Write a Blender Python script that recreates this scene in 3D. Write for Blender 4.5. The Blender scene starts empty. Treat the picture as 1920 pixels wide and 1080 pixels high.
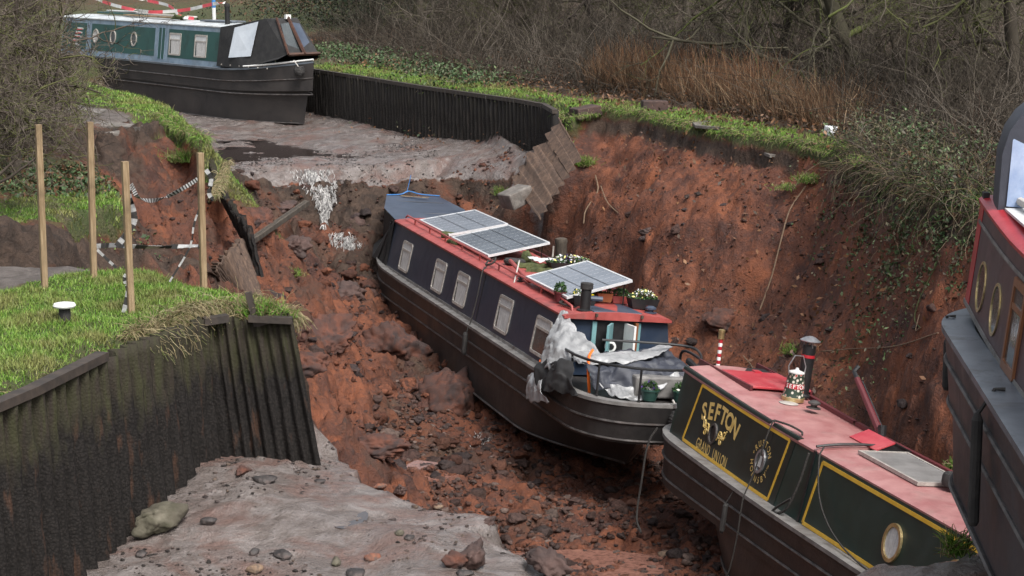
import bpy, bmesh, math, random
import numpy as np
from mathutils import Vector, Matrix
from mathutils.geometry import delaunay_2d_cdt
random.seed(7); rng = np.random.default_rng(7)
SC = bpy.context.scene; COL = SC.collection
# ------------------------------------------------------------------ camera, sky, sun, exposure
F, YH, H = 3750.0, -100.0, 3.5
TH = math.atan((540-YH)/F)
cd = bpy.data.cameras.new('camera'); cam = bpy.data.objects.new('camera', cd); COL.objects.link(cam)
cam.location = (0, 0, H); cam.rotation_euler = (math.pi/2-TH, 0, 0)
cd.sensor_width = 36; cd.lens = F/1920*36; cd.clip_start = .5; cd.clip_end = 2000
SC.camera = cam
W = bpy.data.worlds.new('World'); SC.world = W; W.use_nodes = True
nt = W.node_tree; nt.nodes.clear()
sky = nt.nodes.new('ShaderNodeTexSky'); sky.sky_type = 'NISHITA'; sky.sun_disc = False
sky.sun_elevation = math.radians(52); sky.sun_rotation = math.radians(150); sky.dust_density = 5; sky.air_density = 1.0; sky.ozone_density = 1.0
hs = nt.nodes.new('ShaderNodeHueSaturation'); hs.inputs['Saturation'].default_value = .35
bg = nt.nodes.new('ShaderNodeBackground'); bg.inputs[1].default_value = .10
wo = nt.nodes.new('ShaderNodeOutputWorld')
nt.links.new(sky.outputs[0], hs.inputs['Color']); nt.links.new(hs.outputs[0], bg.inputs[0]); nt.links.new(bg.outputs[0], wo.inputs[0])
sl = bpy.data.lights.new('sun', 'SUN'); sl.energy = 1.5; sl.angle = math.radians(20); sl.color = (1, .97, .93)
so = bpy.data.objects.new('sun', sl); COL.objects.link(so)
_e = math.radians(52); _r = math.radians(150)
so.rotation_euler = Vector((math.sin(_r)*math.cos(_e), math.cos(_r)*math.cos(_e), math.sin(_e))).to_track_quat('Z', 'Y').to_euler()
SC.view_settings.view_transform = 'Standard'; SC.view_settings.look = 'None'; SC.view_settings.exposure = 1.05; SC.view_settings.gamma = 1
try: SC.view_settings.use_curve_mapping = False
except Exception: pass
# ------------------------------------------------------------------ rays
FW = np.array([0, math.cos(TH), -math.sin(TH)]); UP = np.array([0, math.sin(TH), math.cos(TH)]); CAM = np.array([0, 0, H])
def ray(px, py): return FW*F + np.array([px-960., 0, 0]) + UP*(540.-py)
def w(px, py, z):                       # a point of the photograph at a known height
    r = ray(px, py); t = (z-H)/r[2]; p = CAM+r*t
    return (float(p[0]), float(p[1]), float(z))
# ------------------------------------------------------------------ noise
_perm = rng.permutation(256); _perm = np.concatenate([_perm, _perm, _perm])
_g3 = rng.normal(size=(256, 3)); _g3 /= np.linalg.norm(_g3, axis=1)[:, None]
def pnoise(P):
    P = np.asarray(P, float); i = np.floor(P).astype(int); f = P-i; i &= 255
    u = f*f*f*(f*(f*6-15)+10); out = 0
    for dx in (0, 1):
        for dy in (0, 1):
            for dz in (0, 1):
                h = _perm[_perm[_perm[i[..., 0]+dx]+i[..., 1]+dy]+i[..., 2]+dz]
                d = (_g3[h]*(f-np.array([dx, dy, dz]))).sum(-1)
                out = out+d*(u[..., 0] if dx else 1-u[..., 0])*(u[..., 1] if dy else 1-u[..., 1])*(u[..., 2] if dz else 1-u[..., 2])
    return out*1.6
def fbm(P, o=4, g=.5):
    a = 1; s = 0; P = np.asarray(P, float)
    for k in range(o): s = s+a*pnoise(P*(2**k)+k*17.3); a *= g
    return s
# ------------------------------------------------------------------ materials
def nodes(m): m.use_nodes = True; n = m.node_tree; n.nodes.clear(); return n
def N(n, t, **k):
    o = n.nodes.new(t)
    for a, b in k.items(): setattr(o, a, b)
    return o
def noise_fac(n, scale, detail=6, lo=.35, hi=.65, coord='Object', dist=0, stretch=None):
    tc = N(n, 'ShaderNodeTexCoord'); src = tc.outputs[coord]
    if stretch:
        mp = N(n, 'ShaderNodeMapping'); mp.inputs['Scale'].default_value = stretch; n.links.new(src, mp.inputs[0]); src = mp.outputs[0]
    no = N(n, 'ShaderNodeTexNoise'); no.inputs['Scale'].default_value = scale; no.inputs['Detail'].default_value = detail; no.inputs['Roughness'].default_value = .62
    no.inputs['Distortion'].default_value = dist
    n.links.new(src, no.inputs['Vector'])
    mr = N(n, 'ShaderNodeMapRange'); mr.inputs[1].default_value = lo; mr.inputs[2].default_value = hi; n.links.new(no.outputs[0], mr.inputs[0])
    return mr.outputs[0], no.outputs[0]
def mixc(n, fac, a, b):
    m = N(n, 'ShaderNodeMix', data_type='RGBA')
    if hasattr(fac, 'links'): n.links.new(fac, m.inputs[0])
    else: m.inputs[0].default_value = fac
    for v, s in ((a, m.inputs[6]), (b, m.inputs[7])):
        if hasattr(v, 'links'): n.links.new(v, s)
        else: s.default_value = (*v, 1)
    return m.outputs[2]
def bump(n, h, strength, dist=.02):
    b = N(n, 'ShaderNodeBump'); b.inputs['Strength'].default_value = strength; b.inputs['Distance'].default_value = dist
    n.links.new(h, b.inputs['Height']); return b.outputs[0]
def out(n, bs):
    o = N(n, 'ShaderNodeOutputMaterial'); n.links.new(bs.outputs[0], o.inputs[0])
def mat(name, c1, c2=None, rough=.6, scale=6, metal=0, bmp=.15, bscale=None, lo=.38, hi=.66, dirt=None, dscale=1.2, dlo=.5, dhi=.75, stretch=None, spec=.5, coat=0):
    m = bpy.data.materials.new(name); n = nodes(m)
    bs = N(n, 'ShaderNodeBsdfPrincipled'); bs.inputs['Roughness'].default_value = rough; bs.inputs['Metallic'].default_value = metal
    bs.inputs['Specular IOR Level'].default_value = spec; bs.inputs['Coat Weight'].default_value = coat
    c2 = c2 or tuple(min(1, v*1.25) for v in c1)
    f, h = noise_fac(n, scale, lo=lo, hi=hi, stretch=stretch)
    c = mixc(n, f, c1, c2)
    if dirt:
        fd, _ = noise_fac(n, dscale, detail=8, lo=dlo, hi=dhi, dist=.6); c = mixc(n, fd, c, dirt)
        rr = N(n, 'ShaderNodeMapRange'); rr.inputs[3].default_value = rough; rr.inputs[4].default_value = min(1, rough+.35); n.links.new(fd, rr.inputs[0]); n.links.new(rr.outputs[0], bs.inputs['Roughness'])
    n.links.new(c, bs.inputs['Base Color'])
    if bmp:
        if bscale: _, h = noise_fac(n, bscale)
        n.links.new(bump(n, h, bmp), bs.inputs['Normal'])
    out(n, bs); return m
def mat_attr(name, attr, rough=.7, spec=.3, var=.25, trans=0):          # colour carried per leaf / blade / stem
    m = bpy.data.materials.new(name); n = nodes(m)
    bs = N(n, 'ShaderNodeBsdfPrincipled'); bs.inputs['Roughness'].default_value = rough; bs.inputs['Specular IOR Level'].default_value = spec
    a = N(n, 'ShaderNodeAttribute', attribute_name=attr)
    n.links.new(a.outputs['Color'], bs.inputs['Base Color'])
    out(n, bs); return m
DIRT = (.10, .062, .045)
M = dict(
 navy=mat('navy_paint', (.013, .025, .050), (.020, .034, .062), .42, 3, dirt=(.034, .040, .052), dscale=1.3, dlo=.5, dhi=.95, bmp=.05),
 grime_black=mat('hull_black', (.014, .013, .013), (.030, .027, .026), .45, 2.2, dirt=(.042, .037, .036), dscale=.9, dlo=.48, dhi=.85, bmp=.2, bscale=18),
 grime_far=mat('hull_bitumen', (.016, .015, .016), (.034, .031, .031), .6, 1.6, dirt=(.062, .053, .048), dscale=.8, dlo=.45, dhi=.8, bmp=.2, bscale=14),
 strake=mat('worn_steel_edge', (.035, .031, .030), (.11, .10, .095), .5, 5, metal=.1, dirt=(.06, .042, .035), dscale=2),
 gunwale_grey=mat('gunwale_grey', (.14, .135, .13), (.24, .23, .22), .55, 5, dirt=(.09, .07, .06), dscale=2),
 red_roof=mat('red_oxide_roof', (.30, .055, .048), (.40, .085, .075), .5, 4, dirt=(.13, .075, .07), dscale=1.8, dlo=.52, dhi=.8),
 pink_roof=mat('faded_red_roof', (.33, .13, .128), (.45, .23, .22), .33, 3, dirt=(.24, .16, .14), dscale=2.0, dlo=.5, dhi=.85, bmp=.1, bscale=30),
 hatch_red=mat('bright_hatch_red', (.40, .030, .045), (.48, .08, .09), .35, 4, dirt=(.34, .10, .10), dscale=3, dlo=.55),
 deep_red=mat('deep_red', (.34, .012, .02), (.42, .03, .04), .35, 5),
 maroon=mat('maroon_edge', (.095, .018, .022), None, .45, 5),
 dkgreen=mat('dark_green_paint', (.009, .028, .024), (.015, .038, .033), .35, 3, dirt=(.030, .040, .035), dscale=1.4, dlo=.5, dhi=.9, bmp=.04),
 blackgreen=mat('black_green_panel', (.009, .019, .017), (.014, .027, .024), .33, 3, dirt=(.030, .034, .031), dscale=1.6, dlo=.52, dhi=.9, bmp=.04),
 yellow=mat('coach_yellow', (.62, .36, .035), (.70, .44, .06), .4, 8, bmp=0),
 gold=mat('gold_letter', (.62, .42, .12), (.75, .56, .22), .4, 30, bmp=0),
 green1=mat('bottle_green', (.012, .065, .058), (.018, .082, .072), .4, 2, dirt=(.03, .06, .055), dscale=1.2, bmp=.04),
 blue1=mat('pale_blue_trim', (.17, .24, .32), (.26, .34, .42), .45, 3, dirt=(.15, .17, .18), dscale=2),
 blueroof=mat('pale_grey_roof', (.42, .46, .48), (.58, .60, .60), .5, 2, dirt=(.22, .22, .20), dscale=1.5),
 fabric=mat('black_canvas', (.012, .012, .013), (.026, .025, .025), .75, 5, bmp=.4, bscale=7),
 fabric_b=mat('blue_black_canvas', (.030, .034, .048), (.045, .050, .066), .6, 4, bmp=.3, bscale=6),
 fabric_grey=mat('grey_blue_cover', (.040, .055, .085), (.060, .078, .112), .45, 3, bmp=.25, bscale=6),
 clear=mat('clear_plastic', (.42, .47, .53), (.68, .73, .78), .12, 1.2, bmp=.5, bscale=2.2, lo=.3, hi=.7, spec=.8),
 clear_blue=mat('sky_plastic', (.16, .24, .42), (.50, .58, .72), .1, 1.6, bmp=.4, bscale=1.6, lo=.35, hi=.7, spec=.8),
 dimglass=mat('dim_glass', (.03, .035, .038), (.07, .085, .09), .08, 2, bmp=.1, spec=.9),
 curtain=mat('pale_curtain', (.44, .43, .42), (.62, .61, .59), .8, 10, bmp=.7, bscale=9, stretch=(3, 1, .6)),
 alu=mat('dull_aluminium', (.34, .31, .28), (.50, .47, .43), .4, 12, metal=.1),
 alu_w=mat('bright_panel_frame', (.60, .61, .62), (.72, .73, .74), .35, 12, metal=.2),
 brass=mat('old_brass', (.42, .32, .14), (.62, .50, .28), .32, 12, metal=.7),
 steel=mat('steel', (.30, .30, .31), (.45, .45, .46), .35, 12, metal=.7),
 black=mat('black_paint', (.012, .012, .013), (.022, .022, .023), .4, 8),
 rubber=mat('tyre_rubber', (.018, .017, .017), (.04, .037, .035), .8, 9),
 rope=mat('dark_rope', (.022, .020, .019), (.05, .045, .04), .9, 40),
 rope_pale=mat('pale_rope', (.45, .43, .40), None, .9, 40),
 silver=mat('silver_tarpaulin', (.26, .265, .27), (.40, .405, .41), .38, 4, metal=.1, bmp=.7, bscale=9),
 teal=mat('teal_door_paint', (.14, .29, .31), (.19, .36, .37), .45, 4),
 white=mat('white_paint', (.70, .70, .68), (.80, .80, .78), .45, 6, dirt=(.45, .42, .38), dscale=4, dlo=.6),
 orange=mat('orange_strap', (.85, .16, .02), None, .5, 8),
 wood=mat('pale_post_timber', (.20, .135, .070), (.34, .25, .15), .8, 6, stretch=(9, 9, .5), dirt=(.12, .085, .05), dscale=2.2, dlo=.48, dhi=.68, bmp=.5),
 wood_brown=mat('varnished_wood', (.16, .06, .025), (.25, .10, .04), .4, 6, stretch=(5, 5, .7)),
 dkwood=mat('dark_varnish', (.045, .020, .013), (.08, .035, .02), .45, 6),
 oldwood=mat('weathered_timber', (.045, .036, .028), (.10, .082, .062), .85, 5, stretch=(5, 5, .7), bmp=.6),
 mosswood=mat('mossy_log_bark', (.035, .045, .015), (.085, .095, .035), .95, 9, bmp=.9),
 terracotta=mat('terracotta', (.48, .17, .07), (.56, .22, .10), .7, 9),
 pot_green=mat('green_plastic_pot', (.02, .06, .05), (.035, .085, .07), .45, 6),
 concrete=mat('broken_concrete', (.11, .10, .09), (.22, .20, .18), .85, 5, bmp=.6, bscale=25, dirt=(.07, .05, .04), dscale=2.5),
 stone=mat('sandstone', (.060, .052, .036), (.155, .14, .105), .85, 3.2, bmp=1, bscale=7, dirt=(.05, .048, .028), dscale=2.2, dlo=.45, dhi=.65),
 bagwhite=mat('white_bag', (.72, .74, .76), (.82, .83, .84), .45, 7, bmp=.5),
 blue=mat('blue_rope', (.04, .17, .42), None, .6, 9),
 redwhite=mat('red_stripe', (.65, .08, .10), None, .5, 9),
 purple4=mat('purple_brown_paint', (.045, .022, .030), (.075, .040, .048), .38, 2.2, dirt=(.10, .07, .07), dscale=1.2, dlo=.5, dhi=.85, bmp=.05),
 deck4=mat('slate_gunwale', (.085, .10, .12), (.135, .155, .18), .4, 3, dirt=(.10, .09, .085), dscale=2.2, dlo=.55),
 hull4=mat('deep_hull', (.014, .016, .021), (.028, .031, .039), .42, 1.6, dirt=(.048, .044, .050), dscale=1.1, dlo=.45, dhi=.85, bmp=.15, bscale=12),
 frost=mat('frosted', (.55, .56, .56), None, .5, 8),
)
def pile_mat(name, top, low, zt, zl, rust=(.058, .030, .019), moss=(.060, .062, .022)):
    m = bpy.data.materials.new(name); n = nodes(m)
    bs = N(n, 'ShaderNodeBsdfPrincipled'); bs.inputs['Roughness'].default_value = .8; bs.inputs['Specular IOR Level'].default_value = .25
    tc = N(n, 'ShaderNodeTexCoord'); sp = N(n, 'ShaderNodeSeparateXYZ'); n.links.new(tc.outputs['Object'], sp.inputs[0])
    f, h = noise_fac(n, 7, stretch=(1, 1, .35))
    ad = N(n, 'ShaderNodeMath', operation='MULTIPLY_ADD'); n.links.new(f, ad.inputs[0]); ad.inputs[1].default_value = .35; n.links.new(sp.outputs[2], ad.inputs[2])
    mr = N(n, 'ShaderNodeMapRange'); mr.inputs[1].default_value = zl; mr.inputs[2].default_value = zt; n.links.new(ad.outputs[0], mr.inputs[0])
    # below the old water line the steel is crusted with small shells
    vo = N(n, 'ShaderNodeTexVoronoi'); vo.inputs['Scale'].default_value = 42; n.links.new(tc.outputs['Object'], vo.inputs[0])
    shell = N(n, 'ShaderNodeMapRange'); shell.inputs[1].default_value = .0; shell.inputs[2].default_value = .7; n.links.new(vo.outputs[0], shell.inputs[0])
    lowc = mixc(n, shell.outputs[0], tuple(v*1.8 for v in low), tuple(v*.6 for v in low))
    f2, _ = noise_fac(n, 3, lo=.58, hi=.7, stretch=(2.5, 2.5, .5)); lowc = mixc(n, f2, lowc, rust)
    f3, _ = noise_fac(n, 9, lo=.4, hi=.62, stretch=(2, 2, .2)); topc = mixc(n, f3, top, moss)
    c = mixc(n, mr.outputs[0], lowc, topc)
    n.links.new(c, bs.inputs['Base Color'])
    iv = N(n, 'ShaderNodeMath', operation='SUBTRACT'); iv.inputs[0].default_value = 1; n.links.new(vo.outputs[0], iv.inputs[1])
    n.links.new(bump(n, iv.outputs[0], .45, .012), bs.inputs['Normal'])
    out(n, bs); return m
M['pile_near'] = pile_mat('near_piles', (.030, .024, .018), (.0125, .0105, .0095), -.18, -.5, moss=(.034, .034, .016))
M['pile_far'] = pile_mat('far_piles', (.028, .026, .026), (.030, .027, .025), -.2, -.45, rust=(.052, .040, .034), moss=(.040, .036, .030))
M['pile_tilt'] = mat('tilted_piles', (.060, .038, .028), (.13, .082, .056), .8, 4, stretch=(3, 3, .5), dirt=(.05, .035, .028), dscale=2.5, bmp=.6, bscale=20)
# ------------------------------------------------------------------ mesh builder
class MB:
    def __init__(s): s.v = []; s.f = []; s.m = []; s.mi = 0
    def add(s, vs, fs):
        b = len(s.v); s.v += [tuple(map(float, p)) for p in vs]; s.f += [tuple(i+b for i in f) for f in fs]; s.m += [s.mi]*len(fs); return s
    def box(s, c, d, R=None, bev=0):
        hx, hy, hz = [q/2 for q in d]; R = R or Matrix.Identity(3); c = Vector(c)
        if bev:
            b = min(bev, hx*.9, hy*.9, hz*.9); vs = []; 
            bm = bmesh.new(); bmesh.ops.create_cube(bm, size=2)
            for v in bm.verts: v.co = Vector((v.co.x*hx, v.co.y*hy, v.co.z*hz))
            bmesh.ops.bevel(bm, geom=bm.edges[:], offset=b, segments=2, affect='EDGES', profile=.5)
            bm.verts.ensure_lookup_table(); vs = [R@v.co+c for v in bm.verts]; fs = [[v.index for v in f.verts] for f in bm.faces]; bm.free()
            return s.add(vs, fs)
        vs = [R@Vector((x*hx, y*hy, z*hz))+c for x in (-1, 1) for y in (-1, 1) for z in (-1, 1)]
        return s.add(vs, [(0, 1, 3, 2), (4, 6, 7, 5), (0, 4, 5, 1), (2, 3, 7, 6), (0, 2, 6, 4), (1, 5, 7, 3)])
    def tube(s, pts, r, n=8, cap=True, closed=False):
        pts = [Vector(p) for p in pts]; k = len(pts); vs = []; fs = []
        rr = r if hasattr(r, '__len__') else [r]*k
        up = Vector((0, 0, 1)); pn = None
        for i, p in enumerate(pts):
            a = pts[(i-1) % k] if (i or closed) else pts[0]; b = pts[(i+1) % k] if (i < k-1 or closed) else pts[-1]
            t = (b-a).normalized()
            if pn is None: pn = t.orthogonal().normalized() if abs(t.z) > .95 else t.cross(up).normalized()
            pn = (pn-t*pn.dot(t)).normalized(); bn = t.cross(pn)
            for j in range(n):
                an = 2*math.pi*j/n; vs.append(p+(pn*math.cos(an)+bn*math.sin(an))*rr[i])
        for i in range(k if closed else k-1):
            i2 = (i+1) % k
            for j in range(n): fs.append((i*n+j, i*n+(j+1) % n, i2*n+(j+1) % n, i2*n+j))
        if cap and not closed: fs += [tuple(range(n))[::-1], tuple((k-1)*n+j for j in range(n))]
        return s.add(vs, fs)
    def lathe(s, c, prof, n=20, ax=None):          # prof: (r, z)
        c = Vector(c); R = ax or Matrix.Identity(3); vs = []; fs = []
        for r, z in prof:
            for j in range(n): a = 2*math.pi*j/n; vs.append(R@Vector((r*math.cos(a), r*math.sin(a), z))+c)
        for i in range(len(prof)-1):
            for j in range(n): fs.append((i*n+j, i*n+(j+1) % n, (i+1)*n+(j+1) % n, (i+1)*n+j))
        fs += [tuple(range(n))[::-1], tuple((len(prof)-1)*n+j for j in range(n))]
        return s.add(vs, fs)
    def grid(s, rows, closed=False):
        n = len(rows[0]); vs = [p for r in rows for p in r]; fs = []
        for i in range(len(rows)-1):
            for j in range(n if closed else n-1): fs.append((i*n+j, i*n+(j+1) % n, (i+1)*n+(j+1) % n, (i+1)*n+j))
        return s.add(vs, fs)
    def slab(s, pts, th):                           # polygon thickened along its normal
        P = [Vector(p) for p in pts]; nn = Vector((0, 0, 0))
        for i in range(1, len(P)-1): nn += (P[i]-P[0]).cross(P[i+1]-P[0])
        nn = nn.normalized()*th; k = len(P)
        return s.add(P+[p-nn for p in P], [tuple(range(k)), tuple(range(k, 2*k))[::-1]]+[(i, i+k, (i+1) % k+k, (i+1) % k) for i in range(k)])
    def build(s, name, mats, parent=None, smooth=False, angle=None):
        me = bpy.data.meshes.new(name); me.from_pydata(s.v, [], s.f)
        mats = mats if isinstance(mats, (list, tuple)) else [mats]
        for m in mats: me.materials.append(m)
        me.polygons.foreach_set('material_index', s.m)
        bm = bmesh.new(); bm.from_mesh(me); bmesh.ops.recalc_face_normals(bm, faces=bm.faces)
        if smooth:
            for f in bm.faces: f.smooth = True
            for e in bm.edges:
                if len(e.link_faces) == 2 and e.calc_face_angle(0) > math.radians(angle or 35): e.smooth = False
        bm.to_mesh(me); bm.free(); me.update()
        o = bpy.data.objects.new(name, me); COL.objects.link(o)
        if parent is not None: o.parent = parent
        return o
def npmesh(name, V, Fc, m, parent=None, col=None, smooth=False, mats=None):   # fast: V (n,3), Fc (k,3|4)
    me = bpy.data.meshes.new(name); V = np.asarray(V, np.float32); Fc = np.asarray(Fc, np.int32)
    k = Fc.shape[1]; me.vertices.add(len(V)); me.vertices.foreach_set('co', V.ravel())
    me.loops.add(Fc.size); me.loops.foreach_set('vertex_index', Fc.ravel())
    me.polygons.add(len(Fc)); me.polygons.foreach_set('loop_start', np.arange(0, Fc.size, k, dtype=np.int32))
    try: me.polygons.foreach_set('loop_total', np.full(len(Fc), k, np.int32))
    except Exception: pass
    if smooth: me.polygons.foreach_set('use_smooth', np.ones(len(Fc), bool))
    for mm in (mats or [m]): me.materials.append(mm)
    if col is not None:
        for nm, c in (col.items() if isinstance(col, dict) else [('tone', col)]):
            a = me.color_attributes.new(nm, 'FLOAT_COLOR', 'POINT'); c4 = np.ones((len(V), 4), np.float32); c4[:, :3] = c; a.data.foreach_set('color', c4.ravel())
    me.update(calc_edges=True); me.validate()
    o = bpy.data.objects.new(name, me); COL.objects.link(o)
    if parent is not None: o.parent = parent
    return o
def tag(o, label=None, cat=None, group=None, kind=None):
    for k, v in (('label', label), ('category', cat), ('group', group), ('kind', kind)):
        if v: o[k] = v
    return o
def empty(name, mw, label, cat, group=None):
    o = bpy.data.objects.new(name, None); COL.objects.link(o); o.empty_display_size = .2
    o.matrix_world = mw if isinstance(mw, Matrix) else Matrix.Translation(mw)
    return tag(o, label, cat, group)
def setm(o, mw): o.matrix_world = mw; return o
def Rz(a): return Matrix.Rotation(a, 3, 'Z')
def Ry(a): return Matrix.Rotation(a, 3, 'Y')
def Rx(a): return Matrix.Rotation(a, 3, 'X')
# ------------------------------------------------------------------ terrain from surveyed break lines
G_, P_, M_, S_, D_, L_ = range(6)
LN = []
def line(t, pts, closed=False): LN.append((t, [tuple(p) for p in pts]))
line(G_, [(-6.1, 9, 0), (-4.46, 14.2, 0), (-4.06, 15.7, 0), (-3.76, 17.28, 0), (-3.36, 18.75, 0), (-3.03, 19.38, 0), (-2.2, 19.36, -.02)])
line(M_, [(-5.5, 9, -1.85), (-4.25, 14.2, -1.78), (-3.93, 15.75, -1.74), (-3.52, 17.45, -1.66), (-3.14, 18.95, -1.45), (-2.85, 19.3, -1.4), (-2.08, 19.28, -1.48)])
line(D_, [(-2.1, 19.5, -.7), (-2.0, 19.9, -1.8)])
edge = [(-1.7, 19.5, -1.52), w(690, 905, -1.5), w(780, 928, -1.53), w(925, 962, -1.58), w(918, 1010, -1.66), w(1090, 1078, -1.72), (1.4, 15.2, -2.0), (2.0, 15.0, -1.7), w(1500, 1072, -1.4), w(1640, 1052, -1.27), w(1800, 1046, -1.2), (4.6, 16.2, -1.2), (5.8, 16.6, -1.15)]
line(M_, edge)
line(D_, [(x+.05, y+.14, z-.55) for x, y, z in edge])
line(S_, [(x*1.05+.1, y+1.1, -3.6) for x, y, z in edge])
line(M_, [w(300, 1000, -1.62), w(500, 930, -1.45), w(640, 950, -1.5), w(600, 1050, -1.62), w(800, 1010, -1.52)])
line(M_, [(-2, 13, -1.7), (0, 13, -1.85), (3, 13, -1.4), (5.6, 13, -1.2)])
line(M_, [(-4.8, 11, -1.8), (5.5, 11, -1.5)])
# near bank, its broken back edge
back = [(-9, 19.6, 0), (-6.6, 21.8, 0), w(60, 493, 0), w(160, 500, 0), w(240, 505, 0), w(300, 513, 0), w(350, 532, 0), w(420, 545, 0), (-2.25, 19.75, -.03)]
line(G_, back[3:])
line(P_, back[:4])
line(D_, [(x+.02, y+.12, z-.7) for x, y, z in back[2:]])
line(S_, [(-5.1, 22.9, -1.5), (-3.6, 21.6, -2.3), (-2.2, 20.6, -3.0), (-1.6, 20.5, -3.2)])
line(P_, [w(0, 540, 0), w(150, 505, 0)])
# left ground beyond the crack
ldg = [w(-150, 470, 0), w(0, 462, 0), w(80, 455, 0), w(132, 446, -.03)]
line(D_, ldg)
line(D_, [(x, y-.14, z-.42) for x, y, z in ldg])
line(G_, [w(0, 556, 0), w(90, 528, 0), w(160, 510, 0)])
line(G_, [w(-150, 400, 0), w(0, 408, 0), w(90, 405, 0), w(132, 405, -.02)])
line(G_, [w(132, 405, -.02), w(175, 392, -.02), w(228, 385, -.05), w(222, 360, -.08), w(190, 332, -.12), w(120, 320, -.15)])
o_ = lambda p, dx, dy, dz: (p[0]+dx, p[1]+dy, p[2]+dz)
line(D_, [o_(ldg[3], .12, -.1, -.6), o_(w(132, 405, -.02), .14, -.08, -.7), o_(w(175, 392, -.02), .05, -.14, -.85), o_(w(228, 385, -.05), .14, -.10, -.9), o_(w(222, 360, -.08), .18, .0, -.85), o_(w(190, 332, -.12), .2, .1, -.6)])
line(S_, [(-5.35, 23.6, -1.1), (-5.2, 25.5, -1.05), (-4.75, 27.0, -1.25), (-4.4, 28.8, -1.4)])
line(G_, [w(-100, 320, .1), w(60, 312, .0)])
line(D_, [w(120, 300, -.5), w(170, 300, -.6), w(200, 330, -.7)])
line(D_, [w(60, 262, .1), w(120, 245, 0), w(190, 243, 0), w(268, 236, -.02), w(300, 228, -.03)])
line(D_, [w(120, 258, -.2), w(192, 256, -.25), w(262, 250, -.28)])
line(S_, [w(200, 300, -.72), w(260, 330, -.95), w(300, 370, -1.15), w(300, 410, -1.3), w(310, 460, -1.5), w(330, 500, -1.62), w(300, 525, -1.7)])
line(G_, [w(275, 262, -.42), w(312, 262, -.5), w(325, 292, -.65), w(290, 292, -.65)])
line(S_, [w(350, 340, -1.1), w(370, 400, -1.4), w(390, 450, -1.65), w(400, 500, -1.85)])
# canal-side strip of turf on the left, beyond the slip
line(G_, [(-14.5, 62, .0), (-12.3, 54.9, .0), w(190, 165, 0), w(260, 180, 0), w(310, 198, 0), w(345, 232, -.05), w(385, 268, -.3)])
line(G_, [(-16, 56, .0), w(100, 160, 0), w(150, 195, 0), w(270, 205, 0), w(320, 232, -.15)])
line(P_, [(-18, 52, .0), w(60, 178, .05), w(120, 200, .03), w(220, 222, 0)])
line(D_, [w(325, 222, -.55), w(350, 245, -.6), w(392, 285, -.75)])
line(M_, [(-13.6, 62, -1.4), (-11.3, 56, -1.4), w(330, 226, -1.42), w(380, 240, -1.5), w(405, 265, -1.55), w(408, 300, -1.6)])
# drained bed beyond, and the scarp it ends in
line(M_, [w(415, 306, -1.52), w(480, 307, -1.51), w(560, 309, -1.54), w(605, 311, -1.58), w(660, 308, -1.53), w(740, 306, -1.48)])
rim = [w(404, 318, -1.58), w(470, 322, -1.58), w(545, 326, -1.62), w(585, 330, -1.75), w(625, 332, -1.75), w(660, 327, -1.62), w(760, 324, -1.6), w(860, 322, -1.6), w(950, 324, -1.52)]
line(M_, rim)
line(D_, [(x, y-.12, z-.35) for x, y, z in rim])
line(S_, [w(410, 372, -2.1), w(480, 385, -2.35), w(560, 395, -2.5), w(610, 400, -2.6), w(680, 400, -2.6), w(760, 400, -2.6), w(860, 400, -2.5), w(930, 410, -2.45)])
line(M_, [w(560, 232, -1.42), w(700, 250, -1.3), w(800, 262, -1.38), w(900, 275, -1.3), w(985, 290, -1.12)])
line(M_, [w(430, 275, -1.56), w(480, 270, -1.56), w(560, 282, -1.57), w(640, 288, -1.55), w(740, 285, -1.44), w(850, 292, -1.35), w(930, 305, -1.35)])
wallB = [(-20, 76), (-12.5, 68), (-7.6, 60.5), (-5.65, 57.2), (-3.76, 53.2), (-2.15, 50.0), (-.85, 47.6), (.25, 45.6), (.82, 44.3), (1.0, 43.2)]
wallT = [(-20, 76), (-12.5, 68), (-7.6, 60.5), w(580, 128, 0)[:2], w(700, 146, 0)[:2], w(800, 162, 0)[:2], w(900, 176, 0)[:2], w(980, 187, 0)[:2], w(1030, 196, 0)[:2], w(1050, 207, 0)[:2]]
line(M_, [(x-.03, y-.03, -1.25 if y > 50 else -1.1) for x, y in [(a, b) for a, b in wallT]])
line(G_, [(x+.32, y+.25, 0) for x, y in wallT])
# right-hand rim and slip face
rr_ = [w(1062, 212, 0), w(1130, 204, 0), w(1200, 210, 0), w(1290, 230, 0), w(1380, 247, 0), w(1500, 263, 0), w(1600, 285, 0), w(1660, 322, 0), w(1720, 345, 0), w(1780, 368, 0), (6.75, 26, 0), (6.95, 22, 0), (6.3, 18.5, 0), (6.0, 14, 0), (6.0, 8, 0)]
line(G_, rr_)
line(D_, [(x-.12, y-.10, z-.42) for x, y, z in rr_[:11]]+[(x-.2, y, z-1.2) for x, y, z in rr_[11:]])
line(S_, [(x-.22, y-.28, z-.72) for x, y, z in rr_[1:11]])
line(S_, [w(1085, 290, -.95), w(1100, 400, -1.95), w(1060, 455, -2.7), w(1050, 520, -3.3)])
line(S_, [w(1200, 330, -.85), w(1210, 420, -1.7), w(1200, 500, -2.6), w(1180, 560, -3.2)])
line(S_, [w(1380, 330, -.7), w(1380, 400, -1.3), w(1380, 520, -2.3), w(1370, 640, -3.4)])
line(S_, [w(1510, 350, -.8), w(1510, 450, -1.6), w(1500, 580, -2.6), w(1500, 680, -3.3)])
line(S_, [w(1620, 400, -.75), w(1610, 500, -1.5), w(1605, 600, -2.2), w(1600, 700, -2.85), w(1600, 765, -3.25)])
line(S_, [w(1720, 460, -.75), w(1740, 550, -1.25), w(1745, 650, -1.85), w(1760, 770, -2.5), w(1790, 860, -2.95)])
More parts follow.
